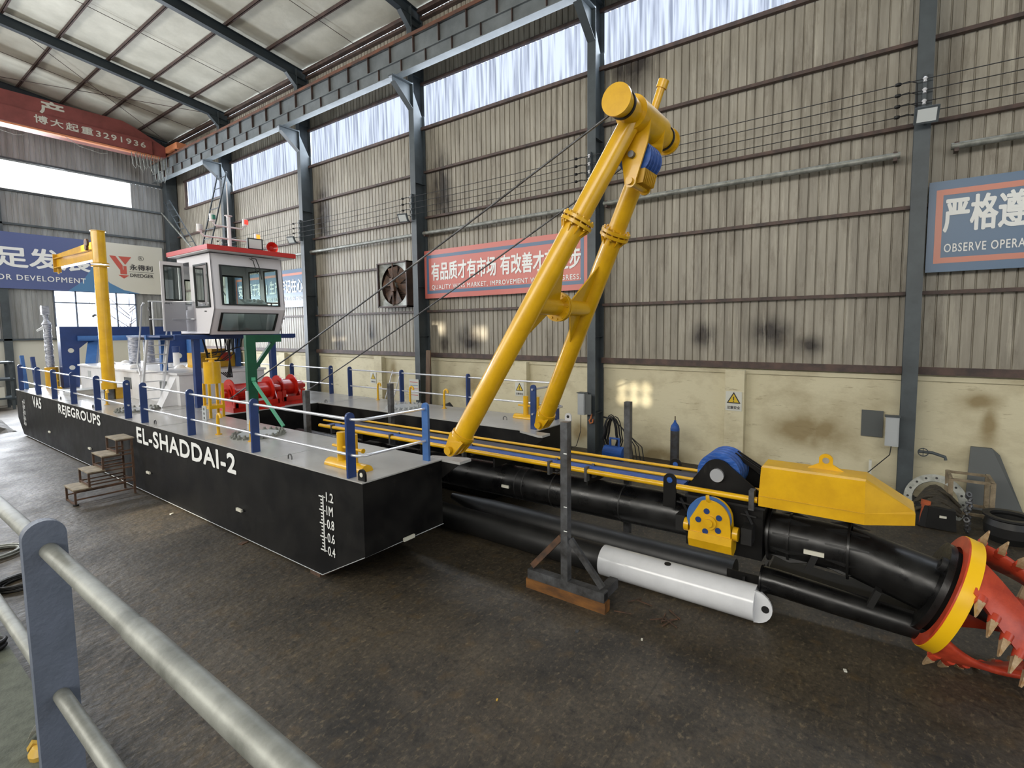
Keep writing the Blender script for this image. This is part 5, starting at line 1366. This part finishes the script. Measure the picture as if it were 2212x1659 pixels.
# console inside
cs = MB().prism([(14.75, 4.2), (14.75, 4.42), (15.05, 4.55), (15.15, 4.3), (15.15, 3.6), (14.95, 3.6)], 'x', 6.95, 7.6).build('operator_console', M['boxgrey'], cb)
for k in range(5): MB().cyl((7.05 + k * .11, 14.86, 4.49), (7.05 + k * .11, 14.83, 4.54), .035, n=12).build('gauge', M['white'], cs)
MB().box(6.1, 6.35, 15.9, 16.2, 3.6, 4.35).build('switch_cabinet', M['white'], cb)
# mast with signal lights
ms = thing('signal_mast', 'white mast with coloured signal lamps on two cross arms on the cabin roof', 'mast', (7.15, 15.6, 5.82))
mx_, my = 7.13, 15.8
MB().cyl((mx_, my, 5.82), (mx_, my, 6.98), .05, n=18).cyl((mx_, my, 6.97), (mx_, my, 6.99), .1, n=18).cyl((mx_, my, 6.99), (mx_, my, 7.95), .016, n=8).build('pole', M['white'], ms)
MB().tube([(mx_ - .42, my, 6.74), (mx_ - .36, my, 6.66), (mx_ + .36, my, 6.66), (mx_ + .42, my, 6.74)], .024, 8).build('cross_arm', M['white'], ms)
MB().tube([(mx_ - .75, my, 6.40), (mx_ - .68, my, 6.32), (mx_ + .70, my, 6.32), (mx_ + .74, my, 6.36)], .024, 8).build('cross_arm', M['white'], ms)
for x, z, m_ in ((mx_ - .44, 6.76, 'glow_green'), (mx_ + .45, 6.76, 'glow_red'), (mx_ - .78, 6.42, 'boxgrey'), (mx_ + .78, 6.38, 'glow_amber')):
    l = MB().cyl((x, my, z), (x, my, z + .2), .065, n=16).build('signal_lamp', M['white'], ms)
    MB().cyl((x + .02, my - .03, z + .05), (x + .02, my - .03, z + .17), .06, n=16).build('lens', M[m_], l)
t = thing('searchlight', 'square framed searchlight standing on the front of the cabin roof', 'searchlight', (7.0, 14.3, 5.82))
c = Vector((7.05, 14.2, 6.0)); n_ = Vector((-.15, -1, 0)).normalized(); s_ = n_.cross(Vector((0, 0, 1))).normalized()
MB().obox(c, n_ * .04, s_ * .19, (0, 0, .15)).build('housing', M['seal'], t)
MB().obox(c + n_ * .042, n_ * .004, s_ * .155, (0, 0, .12)).build('lamp_face', M['boxgrey'], t)
MB().box(7.02, 7.08, 14.2, 14.26, 5.82, 5.86).build('foot', M['seal'], t)
t = thing('siren_horn', 'dark red siren horn on the right of the cabin roof', 'siren', (7.6, 14.3, 5.82))
MB().lathe((7.58, 14.5, 5.98), (-.1, -1, 0), [(.04, 0), (.06, .1), (.15, .22), (.155, .24), (.12, .22), (.05, .16), (.001, .16)], 24).build('bell', M['red'], t)
MB().box(7.55, 7.62, 14.4, 14.5, 5.82, 5.95).build('foot', M['red'], t)

# green davit post with brace
t = thing('green_davit', 'dark green hoist post with a braced top arm standing on the near deck edge', 'davit', (5.5, 11.4, DK))
gx, gy = 5.42, 11.35
MB().box(gx - .10, gx + .10, gy - .05, gy + .05, DK + .22, 3.56).build('post', M['green'], t)
MB().box(gx - .10, gx + .10, gy - .05, gy + .05, DK + .01, DK + .22).build('bare_foot', M['boxgrey'], t)
MB().box(gx - .125, gx - .10, gy - .05, gy + .05, DK + .01, 2.35).build('pale_edge', M['boxgrey'], t)
MB().box(gx + .10, gx + .67, gy - .05, gy + .05, 3.40, 3.56).build('top_arm', M['green'], t)
MB().bar((gx + .05, gy, 2.8), (gx + .52, gy, 3.42), .08, .08).build('knee_brace', M['green'], t)
MB().bar((gx + .0, gy - .08, 2.55), (gx + .12, gy - 1.0, DK + .03), .05, .05).bar((gx + .0, gy - .08, 2.55), (gx + .02, gy - .04, 2.62), .08, .08).build('raking_stay', M['green_lt'], t)
mb = MB(); r = random.Random(3)
for k in range(7):
    d = r.uniform(.3, .75); x0_ = 6.1 + .03 * k
    mb.tube([(6.3 + .12 * k, 15.1, 3.5), (6.35 + .1 * k, 15.1, 3.42 - d * .7), (6.3 + .05 * k, 15.1, 3.42 - d), (6.1, 15.1, 3.3 - d * .8), (5.98, 15.1, 3.5)], .016, 6)
for k in range(4): mb.tube([(6.55 + .05 * k, 15.1, 3.5), (6.6, 15.0, 2.9), (6.35 + .04 * k, 14.6, 2.4), (6.15 + .05 * k, 14.5, 2.55)], .014, 6)
tag(mb.build('hose_bundle', M['rubber']), 'tangle of black hydraulic hoses hanging under the cabin behind the green post', 'hoses')

# ================================================================== THINGS ON THE FLOOR
# boarding steps against the near pontoon
st = thing('boarding_steps', 'small four tread steel step unit with plywood treads against the near pontoon', 'steps', (3.4, 14.2, 0))
for k, (xa_, xb_, z) in enumerate(((2.9, 3.2, .34), (3.15, 3.45, .66), (3.4, 3.72, .96), (3.66, 4.0, 1.28))):
    tr = MB().box(xa_, xb_, 13.86, 14.56, z - .025, z).build('tread', M['step_wood'], st)
mb = MB()
for y in (13.89, 14.53):
    for k, (x, z0, z1) in enumerate(((2.93, .0, .31), (3.17, .34, .63), (3.42, .66, .93), (3.68, .96, 1.25))):
        MB().box(x - .018, x + .018, y - .018, y + .018, z0, z1).build('leg', M['rusty'], st)
    MB().box(3.93, 3.97, y - .018, y + .018, 0, 1.25).build('leg', M['rusty'], st)
    for x, z in ((2.93, .30), (3.17, .38), (3.17, .62), (3.42, .70), (3.42, .92), (3.68, 1.0), (3.68, 1.24), (2.93, .12)):
        MB().box(x, 3.97, y - .014, y + .014, z - .014, z + .014).build('side_bar', M['rusty'], st)
for x, z in ((2.93, .02), (2.93, .30), (3.17, .38), (3.42, .70), (3.68, 1.0), (3.95, .3)):
    MB().box(x - .014, x + .014, 13.89, 14.53, z - .014, z + .014).build('cross_bar', M['rusty'], st)
MB().cyl((2.93, 13.89, 0), (2.93, 13.89, .03), .05, n=12).build('caster', M['rubber'], st)

# foreground guard rail of the viewing landing
fg = thing('landing_guard_rail', 'galvanised pipe guard rail through a slate blue post in the near left corner', 'railing', (.44, 2.5, 2.05))
n = 16; hw = .06; zt_ = 2.91
prof = [(.432 - hw, .35), (.432 - hw, zt_)] + [(.432 - hw * math.cos(PI * k / n), zt_ + hw * math.sin(PI * k / n)) for k in range(1, n)] + [(.432 + hw, zt_), (.432 + hw, .35)]
for y in (2.5,):
    MB().prism(prof, 'y', y - .022, y + .022).build('post', M['fgpost'], fg)
MB().cyl((.44, 9.5, 2.856), (.44, 1.62, 2.856), .028, n=28).cyl((.44, 1.62, 2.856), (.44, -2, 2.856), .031, n=28).build('top_rail', M['galv'], fg)
MB().cyl((.44, 9.5, 2.30), (.44, -2, 2.30), .025, n=24).build('mid_rail', M['galv'], fg)
struct(MB().box(-2.6, .962, 2.0, 13.5, 0, .35).build('concrete_kerb', M['concrete'], base=(0, 0, 0)))
mb = MB().lathe((.80, 5.30, .35), (0, 0, 1), [(.001, 0), (.07, .0), (.08, .04), (.05, .09), (.001, .10)], 10).prism3([(.74, 5.42, .36), (.86, 5.34, .36), (.84, 5.28, .42), (.76, 5.32, .47)], (0, .02, .02))
tag(mb.build('crumpled_wrapper', M['trash_y']), 'crumpled yellow wrapper on the concrete kerb beside the slate blue post', 'litter')
tag(MB().prism3([(.76, 5.56, .36), (.86, 5.66, .36), (.85, 5.60, .48), (.78, 5.5, .46)], (.006, .006, 0)).build('paper_scrap', M['sign_white']), 'white paper scrap beside the yellow wrapper', 'litter')
def coil(c, r, n, m, name, label, rad=.012, seed=1):
    R2 = random.Random(seed); mb = MB()
    for k in range(n):
        rr = r * R2.uniform(.75, 1.1); ox, oy = R2.uniform(-.1, .1) * r, R2.uniform(-.1, .1) * r
        mb.tube([(c[0] + ox + rr * math.cos(2 * PI * j / 18), c[1] + oy + rr * .8 * math.sin(2 * PI * j / 18), c[2] + rad + k * rad * .9) for j in range(18)], rad, 6, True)
    tag(mb.build(name, m), label, 'cable')
coil((1.40, 11.9, 0), .42, 5, M['galv'], 'cable_coil', 'loose pale cable coil on the floor at the left edge', .014, 1)
coil((1.52, 10.2, 0), .3, 7, M['rubber'], 'cable_coil', 'tangled dark cable heap on the floor left of the slate blue post', .012, 2)
coil((.84, 7.5, .35), .10, 5, M['rubber'], 'tape_roll', 'small black ring of tape on the floor by the lower pipe rail', .02, 3)

# stuff along the stern and left background
t = thing('scrap_bundle', 'heap of dusty tarpaulin covered scrap beyond the stern of the near pontoon', 'tarpaulin heap', (3.4, 27.5, 0))
rows = []; r = random.Random(8)
for i in range(13):
    rows.append([(1.2 + 2.9 * i / 12, 26.3 + 2.6 * j / 10, max(0, .85 * math.sin(PI * i / 12) ** .6 * math.sin(PI * j / 10) ** .6 + r.uniform(-.08, .08)) if 0 < i < 12 and 0 < j < 10 else 0) for j in range(11)])
MB().grid(rows, False).build('tarpaulin', M['cloth'], t)
t = thing('storage_rack', 'dark steel rack with shelves against the end wall at the far left', 'rack', (4.6, 34.8, 0))
for x in (3.4, 5.3):
    for y in (34.2, 35.3): MB().box(x - .05, x + .05, y - .05, y + .05, 0, 2.3).build('upright', M['col'], t)
for z in (.5, 1.4, 2.2): MB().box(3.3, 5.4, 34.1, 35.4, z, z + .08).build('shelf', M['rafter'], t)
for k, (x, z) in enumerate(((3.8, .58), (4.7, .58), (4.2, 1.48))):
    tag(MB().box(x - .35, x + .35, 34.3, 35.2, z, z + .5).build('storage_box', M['ban_cream']), ('left pale box on the bottom shelf of the far rack', 'right pale box on the bottom shelf of the far rack', 'pale box on the middle shelf of the far rack')[k], 'box')

# right background corner: flange ring, workbench frame, pump, drum, leaning plate
t = thing('flange_ring', 'large steel flange ring leaning behind the dark slings at the right column', 'flange', (12.2, -1.0, 0))
fc = Vector((12.25, -.90, .26)); fa = Vector((-.9, .25, .35)).normalized()
fl_ = MB().ring(fc, fa, .50, .36, .04, 56).build('ring', M['galv'], t)
u = fa.orthogonal().normalized(); v = fa.cross(u)
for k in range(16):
    a = 2 * PI * k / 16; c = fc + (u * math.cos(a) + v * math.sin(a)) * .43
    MB().cyl(c - fa * .022, c + fa * .022, .022, n=10).build('bolt_hole', M['rubber'], t)
t = thing('angle_iron_frame', 'rusty empty angle iron frame standing by the cream wall at right', 'frame', (12.1, -1.35, 0))
fx0, fx1, fy0, fy1, fz0, fz1 = 11.75, 12.35, -1.66, -1.08, .0, .86
for x in (fx0, fx1):
    for y in (fy0, fy1): MB().box(x - .035, x + .035, y - .035, y + .035, 0, fz1).build('leg', M['bench'], t)
for z in (.24, fz1 - .02):
    for y in (fy0, fy1): MB().box(fx0, fx1, y - .025, y + .025, z - .035, z + .035).build('rail', M['bench'], t)
    for x in (fx0, fx1): MB().box(x - .03, x + .03, fy0, fy1, z - .02, z + .02).build('rail', M['bench'], t)
t = thing('submersible_pump', 'dark pump body with slings and an orange plate below the right column', 'pump', (11.4, -.95, 0))
MB().cyl((11.45, -.75, .02), (11.45, -.75, .42), .2, n=28).build('body', M['rubber'], t)
MB().prism3([(11.25, -1.15, .02), (11.25, -.72, .02), (11.2, -.75, .42), (11.2, -1.12, .40)], (.12, 0, .02)).build('dark_panel', M['black_dust'], t)
MB().prism3([(11.3, -.62, .05), (11.3, -.72, .0), (11.25, -.78, .5), (11.25, -.66, .52)], (.05, .02, 0)).build('orange_plate', M['orange'], t)
MB().box(11.19, 11.2, -1.0, -.9, .25, .29).build('name_plate', M['anode'], t)
mb = MB(); r = random.Random(6)
for k in range(16):
    ya, yb_ = -.50 - r.uniform(0, .12), -1.22 + r.uniform(0, .14); zt2 = .70 - .018 * k; xx = 11.62 - .022 * k
    pts = []
    for j in range(9):
        q = j / 8; pts.append((xx + r.uniform(-.01, .01), ya + (yb_ - ya) * q, .22 + (zt2 - .22) * math.sin(PI * (.12 + .76 * q)) + r.uniform(-.012, .012)))
    mb.tube(pts, .03, 6)
tag(mb.build('lifting_sling', M['sling']), 'heap of dark brown lifting slings draped over the pump', 'sling')
mb = MB(); r = random.Random(12)
for k in range(14):
    z = .05 + k * .05; mb.ring((11.35 + r.uniform(-.02, .02), -1.3 + r.uniform(-.02, .02), z), (r.uniform(-1, 1), r.uniform(-1, 1), .4), .05, .025, .03, 12)
tag(mb.build('chain_hoist', M['steel_raw']), 'hanging heap of bright hoist chain in front of the rusty frame', 'chain')
t = thing('steel_drum', 'big dark open steel pot with a rim standing at the right edge', 'drum', (11.35, -2.0, 0))
MB().lathe((11.35, -1.84, 0), (0, 0, 1), [(.001, 0), (.27, 0), (.33, .12), (.34, .28), (.31, .38), (.33, .40), (.36, .41), (.36, .44), (.26, .44), (.26, .40), (.28, .36), (.28, .1), (.001, .06)], 44).build('pot', M['black_dust'], t)
t = tag(MB().cyl((11.1, -2.6, 0), (11.1, -2.6, .42), .25, n=30).build('orange_drum', M['orange']), 'dusty orange drum cut by the right edge of the photo', 'drum')
tag(MB().prism3([(12.95, -2.3, 0), (12.95, -1.42, 0), (13.12, -1.48, 1.22), (13.12, -1.80, 1.22), (13.08, -1.92, 1.1)], (.03, 0, .01)).build('steel_plate', M['steel_plate']), 'dark tapered steel plate leaning on the cream wall at right', 'plate')
t = thing('hand_wheel_valve', 'small hand wheel valve bolted on the right side of the right column', 'valve', (12.7, -.75, 1.1))
MB().ring((12.55, -.70, 1.12), (1, 0, .2), .09, .075, .015, 24).bar((12.55, -.79, 1.12), (12.55, -.61, 1.12), .012, .012).bar((12.55, -.70, 1.03), (12.55, -.70, 1.21), .012, .012).build('hand_wheel', M['col'], t)
MB().tube([(12.6, -.62, 1.12), (12.6, -.85, 1.12), (12.6, -1.05, 1.06), (12.6, -1.06, 1.0)], .03, 8).build('spout', M['col'], t)
tag(MB().box(12.9, 13.0, .15, .2, .1, .75).build('white_slab_edge', M['sign_white']), 'narrow white upright strip beside the base of the right column', 'strip')
# debris on the floor
t = None
dd_ = [((5.3, 2.2), 'small bright metal offcut on the floor before the white spud tip', 'anode', .03), ((3.6, 3.0), 'tiny yellow paint chip on the floor near the bow', 'trash_y', .02), ((5.0, 2.9), 'thin dark steel offcut beside the timber sleeper', 'steel_raw', .05),
       ((3.95, 8.9), 'short rusty rod on the floor below the hull letters', 'rusty', .12), ((3.85, 11.6), 'small pale rag on the floor under the hull side', 'anode', .06), ((6.0, .2), 'white scrap on the dark floor below the cutter ladder', 'sign_white', .04)]
for (x, y), l, m_, s in dd_:
    tag(MB().prism3([(x, y, .001), (x + s, y + s * .3, .001), (x + s * .8, y + s, .001), (x - s * .2, y + s * .7, .001)], (0, 0, .012)).build('floor_scrap', M[m_]), l, 'scrap')
mb = MB()
R3 = random.Random(21)
for k in range(9):
    x, y = 5.9 + R3.uniform(-.25, .25), 2.3 + R3.uniform(-.35, .5); a = R3.uniform(0, 3)
    mb.bar((x, y, .01), (x + .22 * math.cos(a), y + .22 * math.sin(a), .015), .012, .012)
o = tag(mb.build('welding_scrap', M['rusty']), 'scattering of rusty offcuts on the floor under the white spud tip', 'scrap'); o['kind'] = 'stuff'
